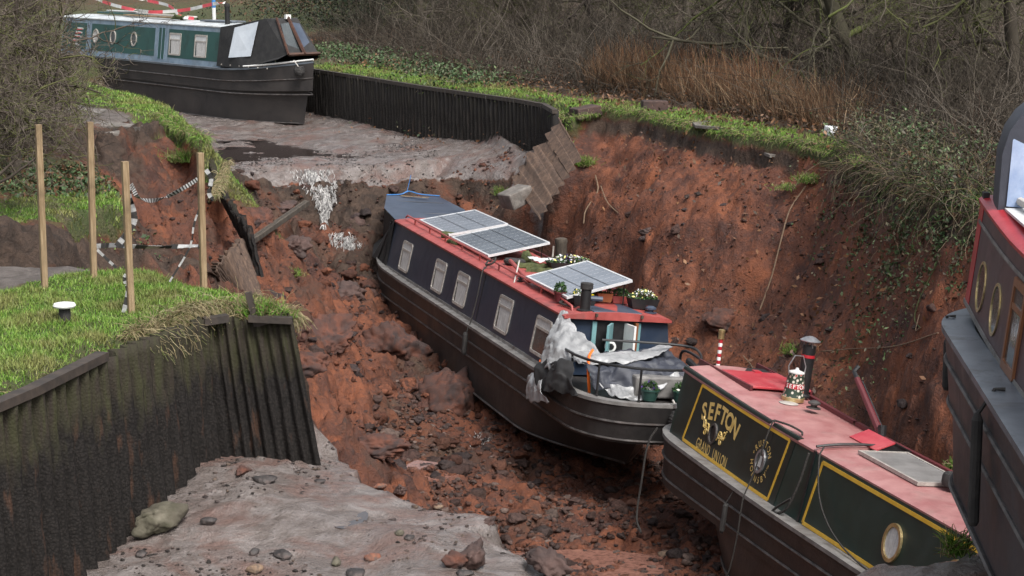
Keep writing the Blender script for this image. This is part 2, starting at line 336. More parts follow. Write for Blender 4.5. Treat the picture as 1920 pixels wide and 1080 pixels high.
line(S_, [(6.4, 24.3, -1.6), (6.4, 22, -1.8), (6.3, 20.5, -2.0)])
line(S_, [(0.3, 42.2, -4.2), (1.2, 39, -4.3), (2.2, 35, -4.4), (3.1, 32, -4.4), (3.8, 29.5, -4.4), (5.0, 26.5, -4.4), (5.9, 22, -4.5), (6.0, 19.6, -4.5)])
# floor of the hole
for q in [(650, 602, -3.75), (600, 500, -3.35), (600, 440, -2.9), (680, 470, -3.4), (640, 540, -3.6), (520, 480, -2.7), (450, 390, -2.2), (470, 450, -2.4), (430, 520, -2.3), (500, 560, -2.75), (540, 620, -2.95),
          (600, 700, -3.2), (560, 600, -2.9), (590, 800, -3.5), (650, 780, -3.75), (700, 700, -4.05), (640, 870, -4.05), (700, 880, -4.3), (800, 800, -4.45), (740, 860, -4.45), (890, 775, -4.5), (900, 850, -4.6), (1120, 895, -4.7),
          (850, 880, -4.65), (1000, 900, -4.7), (1200, 960, -4.75), (1300, 1000, -4.75), (1050, 980, -4.8), (1100, 1060, -4.85), (950, 1030, -4.85), (1250, 890, -4.7), (540, 400, -2.55), (620, 640, -3.6)]:
    LN.append((S_, [w(*q)]))
line(S_, [(-1.6, 36, -4.3), (-2.6, 40, -4.1), (-1.5, 43.5, -3.9)])
line(S_, [(-1, 22.5, -4.4), (2, 20.5, -4.7), (4.8, 18.6, -4.75)])
# banks far out
line(G_, [(-12, 66, 0), (-10, 84, 0.1)])
hedge = [w(560, 84, 0), w(640, 98, 0), w(720, 115, 0), w(820, 138, 0), w(900, 152, 0), w(1000, 165, 0), w(1100, 180, 0), w(1200, 188, 0), w(1300, 205, 0), w(1400, 222, 0), w(1500, 242, 0), w(1600, 262, 0), w(1700, 290, .0), w(1800, 320, 0), (7.9, 26, 0), (8.1, 20, 0), (7.4, 8, 0)]
line(L_, [(x+.25, y+.2, z) for x, y, z in hedge])
line(L_, [(x+7, y+6, .5) for x, y, z in hedge])
line(L_, [(-60, 100, .5), (0, 110, 2.5), (40, 80, 2.5), (45, 30, 2.0), (40, 0, 1)])
line(L_, [(-300, 350, 4), (300, 350, 9), (300, -50, 3)])
line(L_, [(-8.6, 27, .1), (-9.6, 33, .2), (-12, 40, .2), (-16, 50, .2), (-30, 70, .3)])
line(L_, [(-14, 20, .3), (-300, -50, 1)])
line(G_, [(-8, 8, 0), (-9, 16, 0)])
line(L_, [(-4, -50, -1.8), (0, -50, -1.8)])
pts = []; typ = []; ed = []; key = {}
for t, L in LN:
    prev = None
    for p in L:
        k = (round(p[0], 3), round(p[1], 3))
        if k not in key: key[k] = len(pts); pts.append(p); typ.append(t)
        i = key[k]
        if prev is not None and prev != i: ed.append((prev, i))
        prev = i
cv, ce, cf, ov, oe, of = delaunay_2d_cdt([Vector(p[:2]) for p in pts], ed, [], 0, 1e-5)
CV = np.array([[v.x, v.y] for v in cv]); CW = np.zeros((len(cv), 7)); PA = np.array(pts); TA = np.array(typ)
for i, o in enumerate(ov):
    if len(o): j = o[0]; CW[i, 0] = PA[j, 2]; CW[i, 1+TA[j]] = 1
    else:
        d = ((PA[:, :2]-CV[i])**2).sum(1); js = np.argsort(d)[:2]; ww = 1/(d[js]+1e-6); ww /= ww.sum()
        CW[i, 0] = (PA[js, 2]*ww).sum()
        for j, q in zip(js, ww): CW[i, 1+TA[j]] += q
def ax(segs): return np.unique(np.concatenate([np.arange(a, b, s) for a, b, s in segs]+[[segs[-1][1]]]).round(4))
GX = ax([(-300, -40, 20), (-40, -14, 1.0), (-14, -9.5, .15), (-9.5, 7.6, .058), (7.6, 14, .2), (14, 40, 1.2), (40, 300, 20)])
GY = ax([(-50, 10, 5), (10, 14.5, .3), (14.5, 48, .058), (48, 62, .11), (62, 80, .5), (80, 120, 3), (120, 350, 20)])
NX, NY = len(GX), len(GY); FLD = np.full((NY, NX, 7), np.nan)
for f_ in cf:
    a, b, c = [CV[i] for i in f_[:3]]
    for tri in [(f_[0], f_[k], f_[k+1]) for k in range(1, len(f_)-1)]:
        A, B, C_ = CV[tri[0]], CV[tri[1]], CV[tri[2]]
        den = (B[1]-C_[1])*(A[0]-C_[0])+(C_[0]-B[0])*(A[1]-C_[1])
        if abs(den) < 1e-12: continue
        x0, x1 = np.searchsorted(GX, [min(A[0], B[0], C_[0])-1e-6, max(A[0], B[0], C_[0])+1e-6])
        y0, y1 = np.searchsorted(GY, [min(A[1], B[1], C_[1])-1e-6, max(A[1], B[1], C_[1])+1e-6])
        if x1 <= x0 or y1 <= y0: continue
        X, Y = np.meshgrid(GX[x0:x1], GY[y0:y1])
        l1 = ((B[1]-C_[1])*(X-C_[0])+(C_[0]-B[0])*(Y-C_[1]))/den; l2 = ((C_[1]-A[1])*(X-C_[0])+(A[0]-C_[0])*(Y-C_[1]))/den; l3 = 1-l1-l2
        k = (l1 > -1e-7) & (l2 > -1e-7) & (l3 > -1e-7)
        val = l1[..., None]*CW[tri[0]]+l2[..., None]*CW[tri[1]]+l3[..., None]*CW[tri[2]]
        sub = FLD[y0:y1, x0:x1]; sub[k] = val[k]
XX, YY = np.meshgrid(GX, GY)
bad = np.isnan(FLD[..., 0]); FLD[bad] = 0; FLD[bad, 1+L_] = 1
Z0 = FLD[..., 0].copy(); TW = FLD[..., 1:].copy()
fine = (XX > -10) & (XX < 8) & (YY > 14) & (YY < 62)
sm = Z0.copy()                                   # take the facets off the survey, keep the scarps
for _ in range(3):
    sm[1:-1, 1:-1] = (sm[1:-1, 1:-1]*4+sm[:-2, 1:-1]+sm[2:, 1:-1]+sm[1:-1, :-2]+sm[1:-1, 2:])/8
mk_ = 1/(1+np.exp(-(XX-(.3-(YY-41)*.30)-1.3)*3))*np.clip(TW[..., S_]*1.6-.5, 0, 1)*(Z0 < -.6)
for _ in range(70):
    q_ = sm.copy(); q_[1:-1, 1:-1] = (sm[:-2, 1:-1]+sm[2:, 1:-1]+sm[1:-1, :-2]+sm[1:-1, 2:])/4; sm = sm*(1-mk_)+q_*mk_
Z0 = np.where(fine, sm, Z0)
soil = TW[..., S_]+TW[..., D_]*.5
P3 = np.stack([XX, YY, Z0], -1)
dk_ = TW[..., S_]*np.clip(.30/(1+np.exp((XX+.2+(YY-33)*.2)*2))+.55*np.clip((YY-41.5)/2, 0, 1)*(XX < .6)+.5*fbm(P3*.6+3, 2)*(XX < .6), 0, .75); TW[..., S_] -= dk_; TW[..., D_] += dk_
fz = np.clip((-3.9-Z0)/.5, 0, 1)*np.clip((36-YY)/3, 0, 1)*np.clip((XX+2.8)/1, 0, 1)*.30; mv = TW[..., S_]*fz; TW[..., S_] -= mv; TW[..., M_] += mv
big = fbm(P3*.55, 3)
n1 = fbm(P3*1.7+5, 4, .55); n2 = fbm(P3*np.array([4.2, 4.2, 4.2])+9, 4, .6)
rid = 1-np.abs(fbm(P3*1.3+31, 4, .55))*2
flow = fbm(np.stack([XX*1.1+YY*.3, (YY)*.5, Z0*.35], -1)*1.6+3, 4, .55)
right = 1/(1+np.exp(-(XX-(.3-(YY-41)*.30)-.9)*3))     # the smoother clay face on the right
rough = (1-right)
bl = lambda f_, o_, sd_: sum(.55**k*np.abs(pnoise(P3*f_*2**k+sd_+k*7.1)) for k in range(o_))
bil = bl(1.5, 5, 11)
bil2 = bl(3.6, 4, 23)
bil0 = bl(.75, 3, 47); lft = 1/(1+np.exp((XX+.2+(YY-33)*.2)*2))
disp = soil*((.10*n1+.34*(bil-.35)+.16*(bil2-.35)+.55*(bil0-.35)*lft*(1-fz)+.08*big)*rough*(1-.6*np.clip(fz*2, 0, 1))+(.15*n1+.05*flow+.10*big+.10*(bil-.35)+.06*(bil2-.35))*right)
fy = np.clip((YY-28)/3, 0, 1)*np.clip((44-YY)/3, 0, 1)
mudw = TW[..., M_]; disp = disp+mudw*(.034*n1+.010*n2+.055*big+.03*(bil2-.35))+TW[..., G_]*.05*n1+TW[..., P_]*.03*n1+TW[..., L_]*.15*n1*(XX > -200)+TW[..., D_]*.06*n2
ZZ = Z0+disp*np.where(fine, 1, .5)
# broken edges: push cliff vertices sideways as well
sh = fine*(.45*TW[..., M_]*(YY < 21)+.35*TW[..., D_]+.30*soil*rough+.12*soil*right)
DX = fbm(P3*2.3+71, 3)*.22*sh; DY = fbm(P3*2.3+91, 3)*.22*sh
sharp = TW**1.0
def hz(x, y):
    i = np.clip(np.searchsorted(GX, x)-1, 0, NX-2); j = np.clip(np.searchsorted(GY, y)-1, 0, NY-2)
    u = (x-GX[i])/(GX[i+1]-GX[i]); v = (y-GY[j])/(GY[j+1]-GY[j])
    return ZZ[j, i]*(1-u)*(1-v)+ZZ[j, i+1]*u*(1-v)+ZZ[j+1, i]*(1-u)*v+ZZ[j+1, i+1]*u*v
def tw(x, y):
    i = np.clip(np.searchsorted(GX, x)-1, 0, NX-1); j = np.clip(np.searchsorted(GY, y)-1, 0, NY-1); return TW[j, i]
def hit(px, py):                                  # where the sight line of a photo point meets the ground
    r = ray(px, py); r = r/r[1]; ys = np.arange(12, 90, .03); P = CAM[None]+r[None]*ys[:, None]
    k = np.where(P[:, 2] < hz(P[:, 0], P[:, 1]))[0]; k = k[0] if len(k) else -1
    return Vector(P[k])
def terrain_mat():
    m = bpy.data.materials.new('earth'); n = nodes(m)
    bs = N(n, 'ShaderNodeBsdfPrincipled'); bs.inputs['Specular IOR Level'].default_value = .35
    a = N(n, 'ShaderNodeAttribute', attribute_name='ta'); b = N(n, 'ShaderNodeAttribute', attribute_name='tb')
    sa = N(n, 'ShaderNodeSeparateColor'); sb = N(n, 'ShaderNodeSeparateColor'); n.links.new(a.outputs['Color'], sa.inputs[0]); n.links.new(b.outputs['Color'], sb.inputs[0])
    f1, h1 = noise_fac(n, .9, 9, .36, .66, dist=.4); f2, h2 = noise_fac(n, 3.5, 9, .4, .62, dist=.8); f3, h3 = noise_fac(n, 14, 8, .38, .64)
    soil1 = mixc(n, f1, (.062, .027, .020), (.215, .072, .033)); soil2 = mixc(n, f2, soil1, (.045, .026, .023)); 
    f5, _ = noise_fac(n, 7, 8, .55, .7); soilc = mixc(n, f5, mixc(n, f3, soil1, soil2), (.20, .066, .031))
    mud = mixc(n, f2, (.130, .108, .098), (.215, .190, .180)); fm, _ = noise_fac(n, 1.2, 6, .48, .62, dist=1); mud = mixc(n, fm, mud, (.150, .100, .086)); f6, _ = noise_fac(n, 17, 8, .60, .70, stretch=(1, 2.2, 1)); mud = mixc(n, f6, mud, (.05, .038, .034))
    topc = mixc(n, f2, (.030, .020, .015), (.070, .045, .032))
    grs = mixc(n, f2, (.045, .060, .018), (.075, .070, .032)); pth = mixc(n, f2, (.085, .072, .064), (.15, .13, .118)); lit = mixc(n, f3, (.028, .019, .012), (.070, .042, .024))
    def th(s, lo=.35, hi=.62, amp=.5):
        ad = N(n, 'ShaderNodeMath', operation='MULTIPLY_ADD'); n.links.new(h2, ad.inputs[0]); ad.inputs[1].default_value = amp; n.links.new(s, ad.inputs[2])
        mr = N(n, 'ShaderNodeMapRange'); mr.inputs[1].default_value = lo+amp*.5; mr.inputs[2].default_value = hi+amp*.5; n.links.new(ad.outputs[0], mr.inputs[0]); return mr.outputs[0]
    c = soilc
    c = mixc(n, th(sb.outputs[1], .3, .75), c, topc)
    mf = th(sa.outputs[2], .42, .55, .3); c = mixc(n, mf, c, mud)
    c = mixc(n, th(sa.outputs[1]), c, pth); c = mixc(n, th(sb.outputs[2]), c, lit); c = mixc(n, th(sa.outputs[0]), c, grs)
    n.links.new(c, bs.inputs['Base Color'])
    wet = N(n, 'ShaderNodeMapRange'); wet.inputs[1].default_value = .42; wet.inputs[2].default_value = .6; wet.inputs[3].default_value = .08; wet.inputs[4].default_value = .36; n.links.new(h1, wet.inputs[0])
    ro = N(n, 'ShaderNodeMapRange'); ro.inputs[3].default_value = .78; n.links.new(wet.outputs[0], ro.inputs[4]); n.links.new(mf, ro.inputs[0]); n.links.new(ro.outputs[0], bs.inputs['Roughness'])
    f7, h7 = noise_fac(n, 38, 6); m7 = N(n, 'ShaderNodeMath', operation='MULTIPLY_ADD'); n.links.new(h7, m7.inputs[0]); m7.inputs[1].default_value = .45; n.links.new(h3, m7.inputs[2])
    mx = N(n, 'ShaderNodeMath', operation='MULTIPLY_ADD'); n.links.new(m7.outputs[0], mx.inputs[0]); mx.inputs[1].default_value = .7; n.links.new(h2, mx.inputs[2])
    bq = N(n, 'ShaderNodeBump'); bq.inputs['Distance'].default_value = .09; n.links.new(mx.outputs[0], bq.inputs['Height']); bst = N(n, 'ShaderNodeMapRange'); bst.inputs[3].default_value = .75; bst.inputs[4].default_value = .6; n.links.new(mf, bst.inputs[0]); n.links.new(bst.outputs[0], bq.inputs['Strength']); n.links.new(bq.outputs[0], bs.inputs['Normal']); out(n, bs); return m
EARTH = terrain_mat()
VX = np.stack([XX+DX, YY+DY, ZZ], -1).reshape(-1, 3)
ii, jj = np.meshgrid(np.arange(NX-1), np.arange(NY-1)); q0 = (jj*NX+ii)
QF = np.stack([q0, q0+1, q0+NX+1, q0+NX], -1).reshape(-1, 4)
cen = (TW[:-1, :-1]+TW[1:, 1:])/2; cls = cen.argmax(-1).reshape(-1); T3 = TW.reshape(-1, 6)
for nm, ks in (('ground', (G_, P_, L_)), ('canal_bed', (M_,)), ('collapsed_soil', (S_, D_))):
    sel = np.isin(cls, ks); Fq = QF[sel]; us, inv = np.unique(Fq, return_inverse=True)
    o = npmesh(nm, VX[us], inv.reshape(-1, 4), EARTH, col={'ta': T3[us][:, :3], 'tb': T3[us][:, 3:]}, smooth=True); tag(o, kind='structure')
# ------------------------------------------------------------------ boats
def hull_outline(x0, x1, k0, k1, Wd, rx0=0, rx1=0, inset=0, n=14):
    """closed outline in plan, starting at the x0 tip, along -y to the x1 tip and back along +y"""
    def endp(k, L, out_):
        P = []
        for i in range(n+1):
            t = i/n
            if k == 'bow': P.append((L*t, Wd*(1-(1-t)**2.0)**.92))
            elif k == 'round': a = t*math.pi/2; P.append((L*(1-math.cos(a)), Wd*math.sin(a)**.72))
            elif k == 'swim': P.append((L*t, Wd*(.10+.90*math.sin(t*math.pi/2)**1.1)))
            else: P.append((0, Wd*t))
        return P
    Ls = {'bow': 3.4, 'round': 1.15, 'swim': 2.6, 'cut': .1}
    A = [(x0+rx0+q[0], max(q[1]-inset, 0)) for q in endp(k0, Ls[k0], 0)]
    B = [(x1-rx1-q[0], max(q[1]-inset, 0)) for q in endp(k1, Ls[k1], 0)][::-1]
    mid = [(A[-1][0]+(B[0][0]-A[-1][0])*i/8, Wd-inset) for i in range(1, 8)]
    half = A+mid+B
    return [(x, -y) for x, y in half]+[(x, y) for x, y in half[-2:0:-1]]
def make_hull(root, m_hull, m_edge, m_deck, x0, x1, k0, k1, Wd, sheer, depth=1.15, strakes=(-.30, -.56), counter=None, deck=-.03, gw=.12, full=False):
    """k: 'bow' or 'round'; a round end has its swim tucked under the counter"""
    cz = -.60
    lev = [(0, 0, 0, 0, k0, k1), (-.30, .05, .03, .03, k0, k1), (cz, .10, .06, .05, k0, k1)]
    s0, s1 = ('swim', 1.2) if k0 == 'round' else (k0, .55), ('swim', 1.2) if k1 == 'round' else (k1, .55)
    if full: s0, s1 = (k0, .16), (k1, .4)
    lev += [(cz-.012, s0[1]*.55, s1[1]*.55, .08, s0[0], s1[0]), (-depth, s0[1], s1[1], .10, s0[0], s1[0])]
    mb = MB(); rows = []
    for z, r0, r1, ins, a, b in lev:
        o = hull_outline(x0, x1, a, b, Wd, r0, r1, ins)
        fade = max(0, 1+z/.9)
        rows.append([(x, y, z+sheer(x)*fade) for x, y in o])
    mb.grid(rows, closed=True); nn = len(rows[0]); mb.add(rows[-1], [tuple(range(nn))])
    h = mb.build('hull', m_hull, root, smooth=True, angle=50)
    # gunwale: a flat rim round the deck edge
    o = hull_outline(x0, x1, k0, k1, Wd+.02); i_ = hull_outline(x0, x1, k0, k1, Wd-gw, gw, gw)
    g = MB(); g.grid([[(x, y, sheer(x)-.045) for x, y in o], [(x, y, sheer(x)+.004) for x, y in o], [(x, y, sheer(x)+.006) for x, y in i_], [(x, y, sheer(x)-.05) for x, y in i_]], closed=True)
    g.build('gunwale', m_deck, root, smooth=True, angle=40)
    for z in strakes:
        fade = max(0, 1+z/.9); lv = min((-z)/.6, 1)
        o = hull_outline(x0, x1, k0, k1, Wd, .10*lv, .06*lv, .05*lv)
        MB().tube([(x, y, z+sheer(x)*fade) for x, y in o], .022, 6, closed=True).build('rubbing_strake', m_edge, root, smooth=True)
    o = hull_outline(x0, x1, s0[0], s1[0], Wd, s0[1], s1[1], .08)
    MB().tube([(x, y, -depth+.01) for x, y in o], .02, 5, closed=True).build('base_plate', m_edge, root)
    d = MB(); o = hull_outline(x0, x1, k0, k1, Wd-gw+.01, gw, gw)
    d.add([(x, y, sheer(x)*.9+deck) for x, y in o], [tuple(range(len(o)))]); d.build('deck', m_hull, root)
    return h
class Sides:
    """the cabin side as a surface: x along the boat, z up, off outwards; s=-1 is the side the photo shows"""
    def __init__(s, hw, tt, h, sh=lambda x: 0): s.hw, s.tt, s.h, s.sh = hw, tt, h, sh
    def p(s, x, z, off=0, sd=-1): return (x, sd*(s.hw-s.tt*z/s.h+off), z+s.sh(x))
    def cabin(s, root, m, x0, x1, n=16, top=None, z0=0):
        top = top or (lambda x: s.h); mb = MB(); rows = []
        for i in range(n+1):
            x = x0+(x1-x0)*i/n; rows.append([s.p(x, z0), s.p(x, top(x)), s.p(x, top(x), 0, 1), s.p(x, z0, 0, 1)])
        mb.grid(rows); mb.add(rows[0], [(0, 1, 2, 3)]); mb.add(rows[-1], [(3, 2, 1, 0)])
        return mb.build('cabin', m, root)
    def roof(s, root, m, x0, x1, n=16, lip=.035, camber=.05, th=.035, name='roof', top=None):
        top = top or (lambda x: s.h); rows = []
        for i in range(n+1):
            x = x0+(x1-x0)*i/n; zz = top(x)+s.sh(x); y = s.hw-s.tt*top(x)/s.h+lip
            r = [(x, -y, zz-.02), (x, -y-.004, zz+.012), (x, -y+.03, zz+th)]
            for k in range(1, 8): q = -1+k/4; r.append((x, q*(y-.03), zz+th+camber*(1-q*q)))
            r += [(x, y-.03, zz+th), (x, y+.004, zz+.012), (x, y, zz-.02)]; rows.append(r)
        mb = MB(); mb.grid(rows)
        for r in (rows[0], rows[-1]): mb.add(r, [tuple(range(len(r)))])
        return mb.build(name, m, root, smooth=True, angle=40)
    def plate(s, mb, poly, o0, o1, sd=-1):             # polygon on the side, from offset o0 to o1
        k = len(poly); a = [s.p(x, z, o0, sd) for x, z in poly]; b = [s.p(x, z, o1, sd) for x, z in poly]
        mb.add(a+b, [tuple(range(k)), tuple(range(k, 2*k))]+[(i, (i+1) % k, (i+1) % k+k, i+k) for i in range(k)]); return mb
    def ring(s, mb, po, pi, o0, o1, sd=-1):
        k = len(po); A = [s.p(x, z, o0, sd) for x, z in po]; B = [s.p(x, z, o1, sd) for x, z in po]; C_ = [s.p(x, z, o1, sd) for x, z in pi]; D = [s.p(x, z, o0, sd) for x, z in pi]
        fs = []
        for i in range(k):
            j = (i+1) % k
            fs += [(i, j, j+k, i+k), (i+k, j+k, j+2*k, i+2*k), (i+2*k, j+2*k, j+3*k, i+3*k)]
        mb.add(A+B+C_+D, fs); return mb
    def rrect(s, cx, cz, wd, ht, r, n=4):
        P = []
        for (sx, sz, a0) in ((1, 1, 0), (-1, 1, 90), (-1, -1, 180), (1, -1, 270)):
            for i in range(n+1):
                a = math.radians(a0+90*i/n); P.append((cx+sx*(wd/2-r)+r*math.cos(a), cz+sz*(ht/2-r)+r*math.sin(a)))
        return P
    def window(s, root, cx, cz, wd, ht, m_frame, m_top, m_low, r=.07, t=.045, split=.30, sd=-1):
        f = s.ring(MB(), s.rrect(cx, cz, wd, ht, r), s.rrect(cx, cz, wd-2*t, ht-2*t, r*.6), .001, .022, sd)
        s.plate(f, [(cx-wd/2+t*.8, cz+ht/2-ht*split-.02), (cx+wd/2-t*.8, cz+ht/2-ht*split-.02), (cx+wd/2-t*.8, cz+ht/2-ht*split+.02), (cx-wd/2+t*.8, cz+ht/2-ht*split+.02)], .002, .018, sd)
        w_ = f.build('window', m_frame, root)
        zs = cz+ht/2-ht*split
        s.plate(MB(), [(cx-wd/2+t*.5, zs), (cx+wd/2-t*.5, zs), (cx+wd/2-t*.5, cz+ht/2-t*.5), (cx-wd/2+t*.5, cz+ht/2-t*.5)], .003, .008, sd).build('hopper_pane', m_top, w_)
        s.plate(MB(), [(cx-wd/2+t*.5, cz-ht/2+t*.5), (cx+wd/2-t*.5, cz-ht/2+t*.5), (cx+wd/2-t*.5, zs), (cx-wd/2+t*.5, zs)], .003, .0075, sd).build('pane', M['dimglass'], w_)
        if m_low is not M['dimglass']: s.plate(MB(), [(cx-wd*.30, cz-ht/2+t*.5), (cx+wd/2-t*.5, cz-ht/2+t*.5), (cx+wd/2-t*.5, zs), (cx-wd*.36, zs)], .0080, .0095, sd).build('curtain', m_low, w_)
        return w_
    def porthole(s, root, cx, cz, r, m_ring, m_glass, t=.22, sd=-1, zs=1.0, off=.03):
        P = lambda q: [(cx+q*math.cos(a), cz+q*zs*math.sin(a)) for a in [2*math.pi*i/24 for i in range(24)]]
        o = s.ring(MB(), P(r), P(r*(1-t)), .001, off, sd).build('porthole', m_ring, root)
        s.plate(MB(), P(r*(1-t*.9)), .002, off*.35, sd).build('glass', m_glass, o); return o
    def strip(s, mb, a, b, wd, o0=.002, o1=.006, sd=-1, n=1):
        (x0, z0), (x1, z1) = a, b; L = math.hypot(x1-x0, z1-z0); nx, nz = -(z1-z0)/L*wd/2, (x1-x0)/L*wd/2
        for i in range(n):
            p = (x0+(x1-x0)*i/n, z0+(z1-z0)*i/n); q = (x0+(x1-x0)*(i+1)/n, z0+(z1-z0)*(i+1)/n)
            s.plate(mb, [(p[0]-nx, p[1]-nz), (q[0]-nx, q[1]-nz), (q[0]+nx, q[1]+nz), (p[0]+nx, p[1]+nz)], o0, o1, sd)
    def text(s, root, name, glyphs, m, off=.005, th=.004, sd=-1):
        """glyphs: (char, x, z, size, angle, xscale, bold)"""
        V = []; Fs = []
        for ch, gx, gz, size, ang, xs, bold in glyphs:
            cu = bpy.data.curves.new('t', 'FONT'); cu.body = ch; cu.size = 1; cu.offset = bold; cu.align_x = 'CENTER'; cu.resolution_u = 3
            ob = bpy.data.objects.new('t', cu); COL.objects.link(ob); bpy.context.view_layer.update()
            me = ob.to_mesh(); b = len(V); c, sn = math.cos(ang), math.sin(ang)
            for v in me.vertices:
                u, q = v.co.x*size*xs, (v.co.y-.35)*size; V.append(s.p(gx+u*c-q*sn, gz+u*sn+q*c, off, sd))
            Fs += [[i+b for i in p.vertices] for p in me.polygons]
            ob.to_mesh_clear(); bpy.data.objects.remove(ob); bpy.data.curves.remove(cu)
        mb = MB(); mb.add(V, Fs); return mb.build(name, m, root)
def boatM(pos, ya, pi_, ro): return Matrix.Translation(pos) @ (Rz(ya)@Ry(pi_)@Rx(ro)).to_4x4()
def at(Mx, x, y, z, yaw=0, R=None): return Mx @ Matrix.Translation((x, y, z)) @ (R or Rz(yaw)).to_4x4()
def handrail(root, pts, m, posts, r=.014, name='handrail', drop=.09):
    mb = MB(); mb.tube(pts, r, 7)
    for p in posts: mb.tube([p, (p[0], p[1], p[2]-drop)], r, 6)
    return mb.build(name, m, root, smooth=True)
def curve_pts(P, n=6):                                 # Catmull-Rom
    P = [Vector(p) for p in P]; Q = [P[0]*2-P[1]]+P+[P[-1]*2-P[-2]]; o = []
    for i in range(1, len(Q)-2):
        for k in range(n):
            t = k/n; a, b, c, d = Q[i-1:i+3]; o.append(.5*((2*b)+(c-a)*t+(2*a-5*b+4*c-d)*t*t+(3*b-a-3*c+d)*t**3))
    return o+[P[-1]]
def one(name, mb, m, Mx, label, cat, group=None, smooth=False, kind=None):
    o = mb.build(name, m, None, smooth); o.matrix_world = Mx if isinstance(Mx, Matrix) else Matrix.Translation(Mx); return tag(o, label, cat, group, kind)
def crumple(name, rows, m, Mx, label, cat, amp=.05, sc=4, parent=None, sub=3, seed=0, th=.006):
    """cloth: a coarse grid of points refined, wrinkled and thickened"""
    G = np.array(rows, float)
    for _ in range(sub):
        a = np.empty((G.shape[0]*2-1, G.shape[1], 3)); a[::2] = G; a[1::2] = (G[1:]+G[:-1])/2
        b = np.empty((a.shape[0], a.shape[1]*2-1, 3)); b[:, ::2] = a; b[:, 1::2] = (a[:, 1:]+a[:, :-1])/2; G = b
        K = G.copy(); K[1:-1, 1:-1] = (G[1:-1, 1:-1]*2+G[:-2, 1:-1]+G[2:, 1:-1]+G[1:-1, :-2]+G[1:-1, 2:])/6; G = K
    q = np.abs(fbm(G*sc+seed, 3, .6)); G = G+np.stack([fbm(G*sc+seed+3, 3), fbm(G*sc+seed+7, 3), fbm(G*sc+seed+11, 3)], -1)*amp-np.array([0, 0, 1])*q[..., None]*amp
    mb = MB(); mb.grid(G.tolist()); o = mb.build(name, m, parent, smooth=True, angle=60)
    mo = o.modifiers.new('thickness', 'SOLIDIFY'); mo.thickness = th; mo.offset = 0
    if parent is None: o.matrix_world = Mx; tag(o, label, cat)
    return o
# ---------------------------------------------------------------- boat in the middle of the hole
MB2 = boatM((-1.727, 41.913, -3.26), -1.295, -.016, -.094)
def sheer2(x): return .14*max(0, (1.2-x)/4.4)**2*3 if x < 1.2 else 0
b2 = empty('narrowboat', MB2, 'navy narrowboat with a dusty red roof and solar panels in the middle of the hole', 'boat', 'narrowboats')
make_hull(b2, M['grime_black'], M['strake'], M['gunwale_grey'], -3.1, 14.25, 'bow', 'round', 1.10, sheer2, gw=.14)
S2 = Sides(.973, .14, .96)
top2 = lambda x: .99-.085*x/12
S2.cabin(b2, M['navy'], 0, 12, top=top2); S2.roof(b2, M['red_roof'], -.04, 12.1, top=top2, camber=.07)
for i, x in enumerate((1.487, 4.335, 6.045, 8.924, 11.131)):
    S2.window(b2, x, .43, .82, .60, M['alu'], M['frost'] if i == 0 else M['curtain'], M['dimglass'] if i == 4 else M['curtain'])
    S2.window(b2, x, .43, .82, .60, M['alu'], M['curtain'], M['dimglass'], sd=1)
g = MB(); S2.strip(g, (.0, .03), (12, .03), .05, .001, .012, n=12); g.build('side_moulding', M['gunwale_grey'], b2)
g = MB(); S2.strip(g, (-.0, .02), (0.0, .98), .035, .001, .01); S2.strip(g, (7.35, .0), (7.35, .93), .02, .001, .008); g.build('side_seam', M['black'], b2)
# hand rails, raised on stubs
for sd in (-1, 1):
    y = sd*.66
    handrail(b2, [(.15, y, 1.10), (.3, y, 1.155)]+[(x, y, top2(x)+.165) for x in np.arange(.6, 11.6, .8)]+[(11.75, y, 1.03), (11.8, y, .96)], M['maroon'] if sd > 0 else M['red_roof'], [(x, y, top2(x)+.165) for x in np.arange(1, 11.6, 1.3)], r=.019, drop=.11)
# stern bulkhead: pillars, open teal doors, steps, slide
def bp(x, y, z): return (x, y, z)
for y, nm in ((-.36, 'door_pillar'), (.36, 'door_pillar')):
    MB().box((12.02, y, .42), (.05, .07, .86)).build(nm, M['teal'], b2)
MB().box((12.012, 0, .45), (.03, .66, .84)).build('doorway', M['black'], b2)
dr = MB().box((12.2, -.16, .44), (.04, .38, .80), Rz(math.radians(62))).build('door', M['teal'], b2)
MB().lathe((12.23, -.14, .50), [(.09, 0), (.09, .012), (.05, .016)], 20, Rz(math.radians(-28))@Ry(math.pi/2)).build('roundel', M['white'], dr)
MB().lathe((12.245, -.138, .50), [(.05, 0), (.05, .012)], 16, Rz(math.radians(-28))@Ry(math.pi/2)).build('porthole', M['black'], dr)
dr = MB().box((12.16, .17, .44), (.035, .36, .80), Rz(math.radians(100))).build('door', M['white'], b2)
MB().box((12.08, .30, .44), (.10, .05, .84)).build('door_edge', M['wood_brown'], dr)
MB().box((11.55, 0, .985), (1.0, .80, .05), bev=.015).build('slide_hatch', M['fabric_grey'], b2)
MB().box((11.98, -.37, .96), (.34, .035, .05)).box((11.98, .37, .96), (.34, .035, .05)).build('hatch_runner', M['oldwood'], b2)
MB().box((11.9, 0, .93), (.05, .7, .03)).build('hatch_frame', M['wood_brown'], b2)
